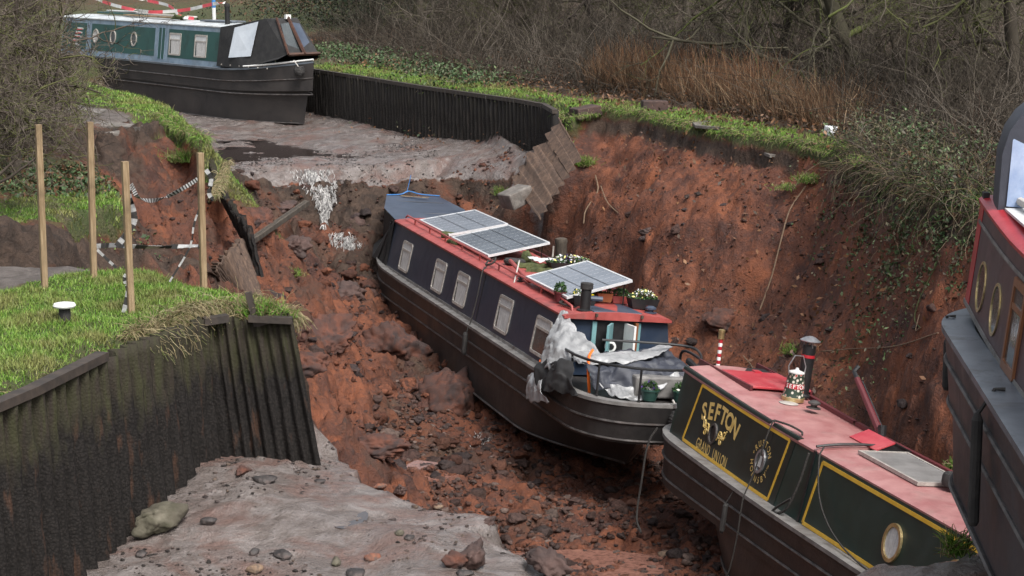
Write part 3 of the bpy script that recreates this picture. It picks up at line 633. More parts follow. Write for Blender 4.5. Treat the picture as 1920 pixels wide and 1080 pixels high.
# stern rail
zr = .50
rl = curve_pts([(12.35, -.98, .10), (12.35, -.98, .46), (12.6, -1.0, zr), (13.2, -.98, zr), (13.75, -.80, zr), (14.1, -.35, zr), (14.15, .2, zr), (13.9, .75, zr), (13.3, .98, zr), (12.4, .98, zr), (12.4, .98, .05)], 5)
MB().tube(rl, .022, 8).build('stern_rail', M['black'], b2, smooth=True)
for p in ((13.0, -.99), (13.75, -.82), (14.12, -.3), (14.02, .5), (13.3, .97)): MB().tube([(p[0], p[1], zr), (p[0], p[1], -.02)], .018, 7).build('rail_post', M['black'], b2, smooth=True)
rl2 = curve_pts([(13.0, -.55, .72), (13.2, .1, .74), (13.35, .60, .74), (13.5, .78, .70), (13.62, .80, .55), (13.75, .5, .25), (13.8, .35, .0)], 5)
MB().tube(rl2, .020, 8).build('tiller_guard', M['black'], b2, smooth=True)
MB().box((13.35, .15, .17), (.9, .8, .32), bev=.03).build('engine_box', M['gunwale_grey'], b2)
MB().tube([(13.0, .85, .46), (13.9, 1.05, .16)], .05, 8).build('pole_bracket', M['black'], b2)
MB().tube([(12.6, 1.02, .30), (13.9, 1.0, .34)], .03, 8).build('fender_pole', M['steel'], b2)
# dark corner of the cabin stern seen right of the doors
# bow cover: tapering canvas tent
q = lambda x, y, z: (x, y, z)
cv_ = MB()
fr = [(-2.75, -.40, 1.27), (-2.75, .55, 1.27)]
cv_.add([(-2.75, -.46, 1.28), (-3.3, .90, 1.27), (-1.3, .98, 1.20), (.02, .84, 1.06), (.02, -.86, 1.03), (-1.2, -.84, 1.14)], [(0, 1, 2, 3, 4, 5)])
cvt = cv_.build('cratch_cover', M['fabric_grey'], b2)
sd_ = MB(); sd_.add([(-2.75, -.46, 1.275), (-1.2, -.84, 1.135), (.02, -.865, 1.025), (.02, -.98, .02), (-1.3, -1.0, .06), (-2.5, -.72, .22), (-2.6, -.5, .35)], [(0, 1, 2, 3, 4, 5, 6)])
sd_.add([(-3.3, .90, 1.265), (-1.3, .98, 1.195), (.02, .84, 1.055), (.02, .98, .02), (-1.5, 1.0, .06), (-2.6, .6, .25)], [(0, 1, 2, 3, 4, 5)])
sd_.add([(-2.75, -.46, 1.275), (-3.3, .90, 1.265), (-2.6, .6, .25), (-2.6, -.5, .35)], [(0, 1, 2, 3)])
sd_.build('canvas_side', M['fabric'], cvt)
for x0_, x1_ in ((-2.1, -.0), (-1.3, -.7)):
    pass
MB().tube([(-2.2, -.62, 1.215), (-2.35, .76, 1.212)], .008, 5).tube([(-.8, -.87, 1.095), (-.85, .87, 1.125)], .008, 5).build('seam', M['black'], cvt)
MB().tube([(-.25, -.98, .06), (-.1, -.93, .95)], .02, 5).tube([(-.75, -1.0, .06), (-.06, -.9, 1.0)], .012, 5).build('side_flap', M['black'], cvt)
one('tie_rope', MB().tube(curve_pts([(-2.75, -.46, 1.29), (-2.9, -.1, 1.31), (-3.0, .1, 1.38), (-3.1, .4, 1.32), (-3.3, .9, 1.29)], 5), .014, 6).tube([(-2.98, .05, 1.34), (-3.0, .12, 1.75)], .008, 6), [M['blue']], MB2, 'bright blue rope tied along the front edge of the bow cover', 'rope')
one('yellow_strip', MB().box((-2.72, .18, 1.290), (.08, .62, .012), Rz(-.12)), M['wood'], MB2, 'pale yellow strip lying on the front of the grey bow cover', 'strip')
# fender pegs and exhaust on the near side
one('fender', MB().tube([(7.5, -1.13, -.02), (7.52, -1.15, -.12)], .008, 5).lathe((7.52, -1.17, -.52), [(.03, 0), (.045, .04), (.045, .36), (.03, .4)], 10), M['rubber'], MB2, 'thin black fender hanging beside the middle of the navy boat', 'fender')
one('mooring_line', MB().tube(curve_pts([(7.2, -.80, 1.02), (7.3, -.90, .93), (7.4, -.98, .5), (7.45, -1.08, .05), (7.5, -1.14, -.1)], 5), .012, 5).tube(curve_pts([(7.0, -.7, 1.08), (7.1, -.62, 1.16), (7.3, -.72, 1.10), (7.15, -.8, 1.04), (7.0, -.72, 1.1)], 5), .02, 5), M['rope'], MB2, 'dark line knotted on the near handrail of the navy boat and hanging down its side', 'rope')
one('mooring_line', MB().tube(curve_pts([(11.0, -.66, 1.02), (10.9, -.56, 1.16), (11.15, -.66, 1.1), (11.4, -.5, 1.08), (11.3, -.72, 1.02), (11.6, -.64, 1.0), (11.5, -.5, .98)], 6), .018, 5), M['rope'], MB2, 'tangled dark cable on the handrail beside the stern chimney of the navy boat', 'rope')
# solar panels, propped up on their far edge
def solar(Mx, name, x0, x1, y0, z0, y1, z1, label, cell, line_, frame, nx=8, ny=3, skew=0, group=None, bars=True):
    r = empty(name, Mx, label, 'solar panel', group)
    L = x1-x0; wd = math.hypot(y1-y0, z1-z0); a = math.atan2(z1-z0, y1-y0); R = Rx(a); c = Vector(((x0+x1)/2, (y0+y1)/2, (z0+z1)/2))
    P = lambda u, v, q: R@Vector((u*L/2, v*wd/2, q))+c
    f = MB(); t = .035
    for u0, u1, v0, v1 in ((-1, 1, -1, -1+2*t/wd), (-1, 1, 1-2*t/wd, 1), (-1, -1+2*t/L, -1+2*t/wd, 1-2*t/wd), (1-2*t/L, 1, -1+2*t/wd, 1-2*t/wd)):
        k = [P(u, v, q) for q in (-.03, .012) for u, v in ((u0, v0), (u1, v0), (u1, v1), (u0, v1))]
        f.add(k, [(0, 1, 2, 3)[::-1], (4, 5, 6, 7), (0, 1, 5, 4), (1, 2, 6, 5), (2, 3, 7, 6), (3, 0, 4, 7)])
    f.build('frame', frame, r)
    g = MB(); a_ = 1-2*t/L; b_ = 1-2*t/wd; g.add([P(-a_, -b_, .004), P(a_, -b_, .004), P(a_, b_, .004), P(-a_, b_, .004)], [(0, 1, 2, 3)]); g.build('cells', cell, r)
    g = MB()
    for i in range(1, nx):
        u = -a_+2*a_*i/nx; h = .007/L*2
        for k_ in range(9): v0 = -b_+2*b_*k_/9; v1 = v0+2*b_/9*.72; g.add([P(u-h, v0, .0065), P(u+h, v0, .0065), P(u+h, v1, .0065), P(u-h, v1, .0065)], [(0, 1, 2, 3)])
    g.build('cell_lines', line_, r)
    if bars:
        g = MB()
        for i in range(1, ny):
            v = -b_+2*b_*i/ny; h = .010; g.add([P(-a_, v-h, .009), P(a_, v-h, .009), P(a_, v+h, .009), P(-a_, v+h, .009)], [(0, 1, 2, 3)])
        g.build('dark_strip', M['black'], r)
        MB().tube([P(-.8, .9, -.02), (c[0]-L*.4, y1*.9, .95)], .012, 5).tube([P(.8, .9, -.02), (c[0]+L*.4, y1*.9, .95)], .012, 5).build('prop', M['black'], r)
    return r
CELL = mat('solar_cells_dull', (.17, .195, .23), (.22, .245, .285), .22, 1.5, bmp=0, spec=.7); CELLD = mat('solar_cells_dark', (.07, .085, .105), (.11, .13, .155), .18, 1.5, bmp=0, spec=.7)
CL = mat('cell_line', (.42, .44, .47), None, .4, 3, bmp=0)
GP = 'solar panels propped over the roof of the navy boat'
solar(MB2, 'solar_panel', .75, 3.3, -.52, 1.12, .66, 1.40, 'solar panel nearest the bow cover, first of three on the navy boat', CELL, CL, M['alu_w'], group=GP)
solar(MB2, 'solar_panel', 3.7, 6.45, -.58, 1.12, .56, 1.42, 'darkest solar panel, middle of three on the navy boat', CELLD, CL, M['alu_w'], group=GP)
solar(MB2, 'solar_panel', 9.15, 11.45, -.66, 1.12, .40, 1.44, 'pale solar panel next to the stern flower pots of the navy boat', CELL, CL, M['alu_w'], group=GP)
def log(Mx, P, r, label, seed=0):
    C_ = curve_pts(P, 5); k = len(C_); rr = [r*(1+.22*math.sin(i*1.9+seed)+.1*math.sin(i*4.1)) for i in range(k)]
    return one('log', MB().tube(C_, rr, 9), M['mosswood'], Mx, label, 'log', 'mossy logs on the boat roof', smooth=True)
log(MB2, [(3.1, -.62, 1.10), (3.25, -.2, 1.11), (3.4, .1, 1.12)], .065, 'mossy log in the gap between the two front solar panels')
log(MB2, [(3.75, -.62, 1.03), (4.0, -.58, 1.04), (4.2, -.56, 1.03)], .06, 'short dark log under the corner of the middle solar panel', 3)
log(MB2, [(7.3, -.28, 1.06), (7.35, .05, 1.07), (7.4, .38, 1.07)], .075, 'upper mossy log beside the wheel on the navy boat roof', 1)
log(MB2, [(7.7, -.22, 1.03), (7.8, .1, 1.04), (7.9, .34, 1.04)], .085, 'lower mossy log in front of the flower trough on the roof', 2)
r = empty('wheel', at(MB2, 6.95, -.22, 1.10), 'small rubber wheel with a pale hub lying on the roof behind the middle solar panel', 'wheel')
MB().lathe((0, 0, 0), [(.10, -.045), (.17, -.05), (.20, -.02), (.20, .02), (.17, .05), (.10, .045)], 20).build('tyre', M['rubber'], r, True); MB().lathe((0, 0, 0), [(.098, -.03), (.098, .035), (.03, .05)], 16).build('rim', M['purple4'], r, True)
one('boat_pole', MB().tube([(7.35, -.42, 1.16), (9.2, -.60, 1.05)], .035, 9), M['red_roof'], MB2, 'thick red pole lying askew by the near handrail in the middle of the roof', 'pole')
one('boat_pole', MB().tube([(8.9, -.78, .95), (8.0, -.45, 1.25)], .012, 6), M['rope_pale'], MB2, 'thin pale stick leaning over the red pole on the roof', 'pole')
crumple('sheet', [[(6.9+.25*i, -.0+.22*j+.05*i, 1.18+.03*((i+j) % 2)) for j in range(4)] for i in range(3)], M['frost'], MB2, 'white plastic sheet crumpled on the roof behind the flower trough', 'sheet', .03, 5)
r = one('boot', MB().tube([(6.75, .05, 1.0), (6.75, .05, 1.2), (6.72, .04, 1.27)], [.09, .10, .06], 9).tube([(6.75, .05, 1.05), (6.85, .3, 1.02)], [.09, .05], 8), M['mosswood'], MB2, 'dark mossy stump standing beside the wheel on the boat roof', 'stump', smooth=True)
# --- plants in pots
def leaves(n, sx, sy, sz, size, cols, seed, flowers=None):
    r = np.random.default_rng(seed); V = []; Fc = []; Cc = []
    for i in range(n):
        p = r.normal(size=3); p /= np.linalg.norm(p); p *= r.uniform(.5, 1)**.5; p = np.array([p[0]*sx, p[1]*sy, abs(p[2])*sz])
        a, b = r.normal(size=3), r.normal(size=3); a /= np.linalg.norm(a); b -= a*(a@b); b /= np.linalg.norm(b); L = size*r.uniform(.6, 1.3)
        c = np.array(cols[r.integers(len(cols))])*r.uniform(.7, 1.3)
        if flowers is not None and r.random() < flowers[0] and p[2] > sz*.3: c = np.array(flowers[1][r.integers(len(flowers[1]))]); L *= 1.1
        b0 = len(V); V += [p-a*L, p-b*L*.45, p+a*L, p+b*L*.45]; Fc.append((b0, b0+1, b0+2, b0+3)); Cc += [c]*4
    return np.array(V), np.array(Fc), np.array(Cc)
LEAF = mat_attr('leaf', 'tone', .6, .4)
GREENS = [(.03, .075, .02), (.045, .10, .028), (.02, .05, .018), (.06, .12, .035)]
def pot(Mx, shape, size, m_pot, label, seed, flowers=None, n=220, hgt=.16, cat='flower pot', group='flower pots and troughs on the navy boat'):
    r = empty('flower_pot' if shape == 'round' else 'flower_trough', Mx, label, cat, group)
    if shape == 'round': MB().lathe((0, 0, 0), [(size[0]*.7, 0), (size[0]*.97, size[2]*.85), (size[0]*1.06, size[2]*.86), (size[0]*1.06, size[2]), (size[0]*.9, size[2]), (size[0]*.85, size[2]*.8)], 16).build('pot', m_pot, r, True)
    else:
        mb = MB(); a, b, h = size[0], size[1], size[2]
        o0 = [(-a*.86, -b*.8, 0), (a*.86, -b*.8, 0), (a*.86, b*.8, 0), (-a*.86, b*.8, 0)]; o1 = [(-a, -b, h), (a, -b, h), (a, b, h), (-a, b, h)]; i1 = [(x*.92, y*.9, z) for x, y, z in o1]; i0 = [(x, y, z*.8) for x, y, z in i1]
        mb.grid([o0, o1, i1, i0], closed=True); mb.add(o0, [(0, 1, 2, 3)]); mb.add(i0, [(0, 1, 2, 3)]); mb.build('trough', m_pot, r)
    V, Fc, C_ = leaves(n, size[0]*1.05, (size[1] if shape != 'round' else size[0])*1.05, hgt, .028, GREENS, seed, flowers); V[:, 2] += size[2]*.85
    npmesh('plant', V, Fc, LEAF, r, C_); return r
WH = [(.75, .75, .70), (.80, .72, .25), (.7, .7, .75)]
pot(at(MB2, 7.55, .62, 1.06), 'box', (.16, .42, .15), M['black'], 'long trough of white and purple pansies between the solar panels', 1, (.35, WH+[(.12, .06, .35)]), 420, .16)
pot(at(MB2, 11.35, -.36, 1.0), 'box', (.13, .20, .16), M['black'], 'dark trough of white flowers with one yellow bloom behind the stern chimney', 2, (.25, WH+[(.85, .65, .02)]*2), 260, .14)
pot(at(MB2, 11.1, -.66, 1.0), 'round', (.10, 0, .16), M['maroon'], 'round maroon pot with a dark shrub at the near corner of the solar panel', 3, None, 220, .20)
pot(at(MB2, 11.05, .08, 1.03), 'box', (.11, .13, .14), M['terracotta'], 'square orange terracotta pot with a green shrub on the roof', 4, None, 240, .18)
pot(at(MB2, 11.05, .36, 1.02), 'box', (.11, .17, .12), M['red_roof'], 'low brick-red trough with a green plant beside the orange pot', 5, None, 240, .14)
pot(at(MB2, 11.4, .62, 1.0), 'box', (.13, .24, .16), M['black'], 'black trough of white flowers on the far side of the roof', 6, (.3, WH), 380, .17)
pot(at(MB2, 13.9, -.06, .0), 'round', (.14, 0, .17), M['pot_green'], 'green pot with purple pansies on the stern deck, left of two', 7, (.12, [(.10, .04, .25)]), 260, .15)
pot(at(MB2, 13.95, .42, .0), 'round', (.14, 0, .17), M['pot_green'], 'green pot with leafy white-flowered plant on the stern deck, right of two', 8, (.1, WH), 260, .15)
r = empty('chimney', at(MB2, 12.0-.15, -.48, .98), 'stubby black chimney at the stern end of the navy boat roof', 'chimney')
MB().lathe((0, 0, 0), [(.13, 0), (.13, .02), (.085, .03), (.08, .34)], 18).build('flue', M['black'], r, True); MB().lathe((0, 0, 0), [(.085, .34), (.10, .345), (.10, .43), (.085, .44)], 18).build('collar', M['rubber'], r, True)
MB().tube([(.0, .08, .20), (.05, .26, .20)], .04, 8).build('pipe', M['fabric_grey'], r, True)
def mushroom(Mx, label, m, s=1):
    r = empty('roof_vent', Mx, label, 'roof vent')
    MB().lathe((0, 0, 0), [(.10*s, 0), (.10*s, .012), (.045*s, .016), (.045*s, .06*s)], 16).build('base', m, r, True); MB().lathe((0, 0, 0), [(.045*s, .055*s), (.085*s, .06*s), (.085*s, .085*s), (.04*s, .11*s)], 16).build('cap', m, r, True)
mushroom(at(MB2, 11.75, .64, .98), 'grey mushroom vent on the far stern corner of the navy boat roof', M['fabric_grey'])
mushroom(at(MB2, 8.85, -.66, 1.0), 'small black vent on the near edge of the red roof', M['black'], .6)
# silver and navy rain covers slumped over the stern
crumple('tarpaulin', [[(11.85, -.86, .97), (11.95, -.82, .97), (12.0, -.80, .97)], [(12.0, -1.08, .62), (12.25, -.98, .78), (12.45, -.74, .78)], [(12.15, -1.20, .34), (12.55, -1.14, .52), (12.95, -.62, .60)], [(12.15, -1.26, .08), (12.75, -1.20, .26), (13.2, -.55, .50)]], M['silver'], MB2, 'silver tarpaulin hung from the roof corner like a tent beside the stern doors', 'tarpaulin', .04, 4.5, seed=1, sub=4)
crumple('tarpaulin', [[(12.9, -1.0, .46), (13.0, -.8, .54), (13.1, -.4, .56), (13.0, .1, .60), (12.9, .50, .70)], [(13.2, -1.0, .44), (13.3, -.75, .52), (13.35, -.4, .54), (13.3, .1, .58), (13.1, .5, .70)], [(13.3, -.98, .39), (13.4, -.7, .44), (13.5, -.3, .47), (13.4, .1, .54), (13.2, .5, .68)]], M['silver'], MB2, 'silver sheet folded flat along the top of the stern rail bundle', 'tarpaulin', .03, 4, seed=2, sub=4)
crumple('rain_cover', [[(12.9, -.9, .46), (12.9, -.4, .53), (12.9, .2, .58), (12.9, .62, .58)], [(13.45, -.9, .38), (13.5, -.4, .46), (13.5, .2, .50), (13.5, .66, .46)], [(13.6, -.8, .12), (13.7, -.3, .14), (13.7, .2, .2), (13.6, .72, .22)]], M['fabric_b'], MB2, 'navy cover draped over the stern rail below the silver sheet', 'rain cover', .06, 3.5, seed=5, sub=4)
crumple('tarpaulin', [[(13.55, -.75, .20), (13.7, -.35, .14), (13.75, .05, .28), (13.65, .45, .42)], [(13.75, -.62, .04), (13.9, -.3, .00), (13.9, 0.05, .12), (13.7, .46, .34)]], M['silver'], MB2, 'loose silver flap hanging inside the stern rail above the pots', 'tarpaulin', .05, 4, seed=8, sub=4)
crumple('rain_cover', [[(12.1, -1.16, .26), (12.6, -1.20, .32), (13.1, -1.02, .42)], [(12.2, -1.30, .10), (12.8, -1.28, .10), (13.4, -1.08, .22)], [(12.3, -1.28, -.10), (12.9, -1.26, -.08), (13.6, -1.02, -.0)]], M['fabric'], MB2, 'black cover bunched below the silver tarpaulin at the stern corner', 'rain cover', .06, 3, seed=12, sub=4)
crumple('tarpaulin', [[(11.85, -1.06, .10), (12.05, -1.14, .14), (12.35, -1.22, .10)], [(11.55, -1.20, -.14), (12.05, -1.34, -.14), (12.6, -1.32, -.12)], [(11.5, -1.18, -.40), (12.1, -1.30, -.42), (12.9, -1.26, -.26)]], M['silver'], MB2, 'silver sack of tarpaulin hanging outside the hull below the stern corner', 'tarpaulin', .045, 4.2, seed=15, sub=4)
one('strap', MB().tube(curve_pts([(13.1, -.72, .58), (13.25, -.82, .5), (13.4, -.86, .3), (13.35, -.80, -.02)], 5), .022, 4), M['orange'], MB2, 'orange strap tying the covers to the stern rail', 'strap')
one('strap', MB().tube(curve_pts([(11.9, -1.12, .17), (12.1, -1.2, .22), (12.2, -1.22, .17)], 4), .022, 5), M['orange'], MB2, 'short orange tie round the neck of the silver sack', 'strap')
one('exhaust_label', MB().box((12.05, -.66, .52), (.02, .16, .07)), M['yellow'], MB2, 'small yellow notice on the stern bulkhead left of the teal door', 'notice')
one('instrument_case', MB().box((12.07, -.52, .38), (.10, .16, .30), bev=.02), M['black'], MB2, 'black instrument box on the stern bulkhead beside the teal pillar', 'box')
def rope_fender(Mx, label, s=1):
    r = empty('rope_fender', Mx, label, 'rope fender'); V = MB()
    for k in range(7):
        z = -.12+.04*k; rr = .15*math.sqrt(max(.1, 1-(z/.17)**2)); V.tube([(rr*s*math.cos(a), rr*s*math.sin(a), z*s+.01*math.sin(a*6+k)) for a in np.linspace(0, 2*math.pi, 18)[:-1]], .032*s, 6, closed=True)
    V.lathe((0, 0, 0), [(.05, -.14*s), (.12*s, -.08), (.12*s, .08), (.05, .14*s)], 12); V.build('button', M['rubber'], r, True)
    MB().tube([(0, 0, .1), (-.12, -.1, .30)], .014, 5).build('lashing', M['rope_pale'], r); return r
rope_fender(at(MB2, 14.35, .28, -.22), 'grey rope button fender on the stern of the navy boat')
# ---------------------------------------------------------------- the green boat in front
MB3 = boatM((2.85, 27.34, -3.39), -1.261, .016, -.135)
def sh3(x): return .10*max(0, (3.6-x)/3.6)**1.6
b3 = empty('narrowboat', MB3, 'dark green narrowboat with a faded red roof and gold lettering', 'boat', 'narrowboats')
def shh3(x): return .05+.09*max(0, (4-x)/4)**1.5
make_hull(b3, M['grime_black'], M['strake'], M['gunwale_grey'], -.55, 10.2, 'round', 'bow', .90, shh3, strakes=(-.26, -.5), gw=.2)
S3 = Sides(.74, .10, .96, sh3)
S3.cabin(b3, M['dkgreen'], .05, 9.2, n=26, z0=-.02, top=lambda x: .945 if x < 4.12 else .935)
g = MB(); S3.plate(g, [(.12+.4*0, .05), (3.0, .02), (3.45, .02), (3.62, .94), (2.9, .94), (.2, .94)], .002, .005); g.build('name_panel', M['blackgreen'], b3)
ro = S3.roof(b3, M['pink_roof'], 0.0, 4.16, n=12, lip=.01, camber=.06, top=lambda x: .93)
S3.roof(b3, M['pink_roof'], 4.18, 9.3, n=10, lip=.0, camber=.05, th=.02, name='roof', top=lambda x: .93)
# turned-up coamings along the near roof edge
for a, b in ((.02, 2.86), (2.95, 3.68)):
    mb = MB(); rows = []
    for i in range(13):
        x = a+(b-a)*i/12; rows.append([S3.p(x, .925, .006), S3.p(x, .955, .016), (x, -(.64+.0), S3.p(x, .955)[2]+.035), (x, -.585, S3.p(x, .955)[2]+.028), (x, -.575, S3.p(x, .955)[2])])
    mb.grid(rows); mb.add(rows[0], [tuple(range(5))]); mb.add(rows[-1], [tuple(range(5))]); mb.build('roof_coaming', M['blackgreen'], b3, smooth=True, angle=60)
for a, b in ((.1, 2.7), (2.75, 9.0)):
    mb = MB(); 
    for i in range(8):
        x = a+(b-a)*i/8; x2 = a+(b-a)*(i+1)/8; z = S3.p(x, .95)[2]; z2 = S3.p(x2, .95)[2]
        mb.add([(x, .60, z+.02), (x2, .60, z2+.02), (x2, .60, z2+.075), (x, .60, z+.075), (x, .66, z+.02), (x2, .66, z2+.02), (x2, .66, z2+.075), (x, .66, z+.075)], [(0, 1, 2, 3), (4, 5, 6, 7), (2, 3, 7, 6)])
    mb.build('far_coaming', M['maroon'], b3)
mb = MB(); z = 1.02; mb.tube([(4.17, y, S3.p(4.17, .97)[2]+.035+.055*(1-(y/.64)**2)) for y in np.linspace(-.66, .6, 9)], .018, 6); mb.build('roof_seam', M['black'], b3)
mb = MB(); S3.strip(mb, (4.14, .0), (4.14, .95), .05, .002, .014); S3.strip(mb, (2.86, .02), (3.02, .97), .012, .005, .008); mb.build('side_joint', M['black'], b3)
mb = MB(); z0 = .085; z1 = .90
P1 = [(.52, z0), (3.28, z0), (3.46, z1), (.72, z1)]
for i in range(4): S3.strip(mb, P1[i], P1[(i+1) % 4], .042, .006, .010, n=8 if i % 2 == 0 else 1)
mb.build('coach_line', M['yellow'], b3); mb = MB()
P2 = [(4.26, z0+.0), (8.4, z0), (8.5, .86), (4.38, .86)]
for i in range(4): S3.strip(mb, P2[i], P2[(i+1) % 4], .045, .003, .008, n=8 if i % 2 == 0 else 1)
mb.build('coach_line', M['yellow'], b3)
G = []; ang = -.0
for i, ch in enumerate('SEFTON'):
    t = (i-2.5)/2.5; G.append((ch, 1.46+.50*t, .70-.075*t*t+.02*t, .31, -.32*t, 1.0, .034))
S3.text(b3, 'lettering', G, M['gold'], .008)
# slab serifs for the same word
mb = MB()
S3.text(b3, 'lettering', [(ch, 1.0+.092*i, .175, .205, 0, .60, .008) for i, ch in enumerate('GRAND UNION') if ch != ' '], M['gold'], .008)
G = []
for i, ch in enumerate('RUSTON'): a = math.radians(146-22.5*i); G.append((ch, 2.86+.235*math.cos(a), .46+.235*math.sin(a), .115, a-math.pi/2, .85, .012))
for i, ch in enumerate('HORNSBY'): a = math.radians(196+22*i); G.append((ch, 2.86+.235*math.cos(a), .46+.235*math.sin(a), .115, a+math.pi/2, .85, .012))
G += [('&', 2.86-.235, .52, .05, 0, 1, .01), ('.', 2.62, .55, .12, 0, 1, .01), ('.', 3.09, .50, .12, 0, 1, .01)]
G += [('L', 3.06, .40, .04, 1.4, 1, .005), ('T', 3.075, .425, .04, 1.4, 1, .005), ('D', 3.085, .45, .04, 1.4, 1, .005)]
S3.text(b3, 'lettering', G, M['gold'], .008)
# scrollwork either side of the first porthole
for sgn in (-1, 1):
    mb = MB()
    for k, (cx, cz, rr) in enumerate(((1.39+sgn*.20, .43, .06), (1.39+sgn*.32, .45, .055), (1.39+sgn*.26, .37, .045))):
        pts = [S3.p(cx+sgn*(rr*(1-.08*i))*math.cos(i*.6+k), cz+(rr*(1-.08*i))*math.sin(i*.6+k)*1.3, .012) for i in range(11)]; mb.tube(pts, .010, 5)
    mb.tube([S3.p(1.39+sgn*(.13+.05*i), .36+.05*math.sin(i*1.4)+.03*i, .012) for i in range(6)], .009, 5); mb.build('scrollwork', M['gold'], b3)
S3.porthole(b3, 1.39, .41, .115, M['strake'], M['black'], .22, zs=1.25)
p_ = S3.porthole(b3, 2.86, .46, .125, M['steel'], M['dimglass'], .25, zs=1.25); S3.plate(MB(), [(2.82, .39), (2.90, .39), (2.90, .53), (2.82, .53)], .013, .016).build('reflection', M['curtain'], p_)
for x in (6.30, 7.62): S3.porthole(b3, x, .46, .19, M['brass'], M['curtain'], .20, zs=1.15)
MB().tube([(0.12, -.73, .5), (.12, -.74, .56)], .02, 6).build('cabin_hook', M['steel'], b3)
# sliding hatch at the stern end of the roof
hz3 = 1.15
h3 = MB().box((.86, .20, 1.12), (1.05, .86, .035), Rz(0), bev=.01).build('slide_hatch', M['hatch_red'], b3)
MB().box((.5, -.245, 1.09), (1.75, .03, .08)).box((.5, .645, 1.09), (1.75, .03, .08)).build('hatch_runner', M['maroon'], b3)
MB().box((.35, .3, 1.145), (.12, .10, .02)).build('hatch_handle', M['hatch_red'], h3)
MB().box((.08, .2, 1.06), (.30, .82, .10), bev=.01).build('hatch_opening', M['black'], b3)
MB().box((-.06, 0, .55), (.06, 1.1, 1.0)).build('stern_bulkhead', M['maroon'], b3)
mushroom(at(MB3, 2.41, .16, 1.10), 'dull metal mushroom vent beside the painted water can', M['strake'], .95)
# chimney with a coolie cap and a red band
r = empty('chimney', at(MB3, 1.45, .47, 1.050, R=Ry(.0)), 'tall black chimney with a red band and a coolie cap behind the painted water can', 'chimney')
MB().lathe((0, 0, 0), [(.11, 0), (.11, .03), (.088, .05), (.088, .70)], 20).build('flue', M['black'], r, True)
MB().lathe((0, 0, 0), [(.091, .54), (.091, .58)], 20).build('red_band', M['deep_red'], r, True)
MB().lathe((0, 0, 0), [(.135, .76), (.14, .77), (.07, .815), (.02, .83)], 20).tube([(.08, 0, .68), (.08, 0, .78)], .01, 5).tube([(-.06, .05, .68), (-.06, .05, .78)], .01, 5).tube([(-.06, -.05, .68), (-.06, -.05, .78)], .01, 5).build('cap', M['steel'], r, True)
# painted water can
def can_mat():
    m = bpy.data.materials.new('painted_can'); n = nodes(m); bs = N(n, 'ShaderNodeBsdfPrincipled'); bs.inputs['Roughness'].default_value = .4
    tc = N(n, 'ShaderNodeTexCoord'); vo = N(n, 'ShaderNodeTexVoronoi'); vo.inputs['Scale'].default_value = 18; n.links.new(tc.outputs['Object'], vo.inputs[0])
    cr = N(n, 'ShaderNodeValToRGB'); e = cr.color_ramp; e.elements[0].position = .28; e.elements[0].color = (.62, .58, .5, 1); e.elements[1].position = .42; e.elements[1].color = (.03, .05, .035, 1)
    n.links.new(vo.outputs['Distance'], cr.inputs[0]); hs_ = N(n, 'ShaderNodeSeparateColor'); n.links.new(vo.outputs['Color'], hs_.inputs[0])
    gt = N(n, 'ShaderNodeMath', operation='GREATER_THAN'); gt.inputs[1].default_value = .66; n.links.new(hs_.outputs[0], gt.inputs[0]); lt = N(n, 'ShaderNodeMath', operation='LESS_THAN'); lt.inputs[1].default_value = .28; n.links.new(vo.outputs['Distance'], lt.inputs[0])
    mu = N(n, 'ShaderNodeMath', operation='MULTIPLY'); n.links.new(gt.outputs[0], mu.inputs[0]); n.links.new(lt.outputs[0], mu.inputs[1])
    n.links.new(mixc(n, mu.outputs[0], cr.outputs[0], (.45, .06, .05)), bs.inputs['Base Color']); out(n, bs); return m
CAN = at(MB3, 1.78, .17, 1.060)
r = empty('water_can', CAN, 'painted water can with white lettering on a red band, standing on the faded red roof', 'water can')
MB().lathe((0, 0, 0), [(.150, 0), (.150, .02), (.146, .03), (.128, .17)], 22).lathe((0, 0, 0), [(.120, .235), (.104, .36), (.108, .37)], 22).build('body', can_mat(), r, True)
MB().lathe((0, 0, 0), [(.152, 0), (.155, .05), (.149, .055)], 22).build('foot_band', M['brass'], r, True)
MB().lathe((0, 0, 0), [(.129, .17), (.121, .235)], 22).build('red_band', M['deep_red'], r, True)
MB().lathe((0, 0, 0), [(.108, .37), (.105, .385), (.03, .41), (.015, .44)], 22).build('lid', M['curtain'], r, True)
MB().tube([(.0, -.11, .34), (0, -.13, .46), (0, -.06, .60), (0, .06, .60), (0, .12, .46), (0, .11, .34)], .008, 6).build('handle', M['steel'], r, True)
V = []; Fs = []
dirc = (MB3.inverted().to_3x3()@Vector((-.12, -1, 0))); a0 = math.atan2(dirc.y, dirc.x)
for i, ch in enumerate('SEFTON'):
    cu = bpy.data.curves.new('t', 'FONT'); cu.body = ch; cu.size = .075; cu.align_x = 'CENTER'; cu.offset = .001
    ob = bpy.data.objects.new('t', cu); COL.objects.link(ob); bpy.context.view_layer.update(); me = ob.to_mesh(); b = len(V)
    for v in me.vertices: a = a0+(i-2.2)*.40+v.co.x/.125; rr = .1285-.008*(v.co.y/.065)+.003; V.append((rr*math.cos(a), rr*math.sin(a), .178+v.co.y))
    Fs += [[k+b for k in p.vertices] for p in me.polygons]; ob.to_mesh_clear(); bpy.data.objects.remove(ob); bpy.data.curves.remove(cu)
mb = MB(); mb.add(V, Fs); mb.build('lettering', M['white'], r)
one('dish', MB().lathe((0, 0, 0), [(.11, 0), (.13, .02), (.12, .025), (.05, .035)], 20), M['alu'], at(MB3, 1.98, .02, 1.0405), 'pale dish lying at the foot of the painted water can', 'dish', smooth=True)
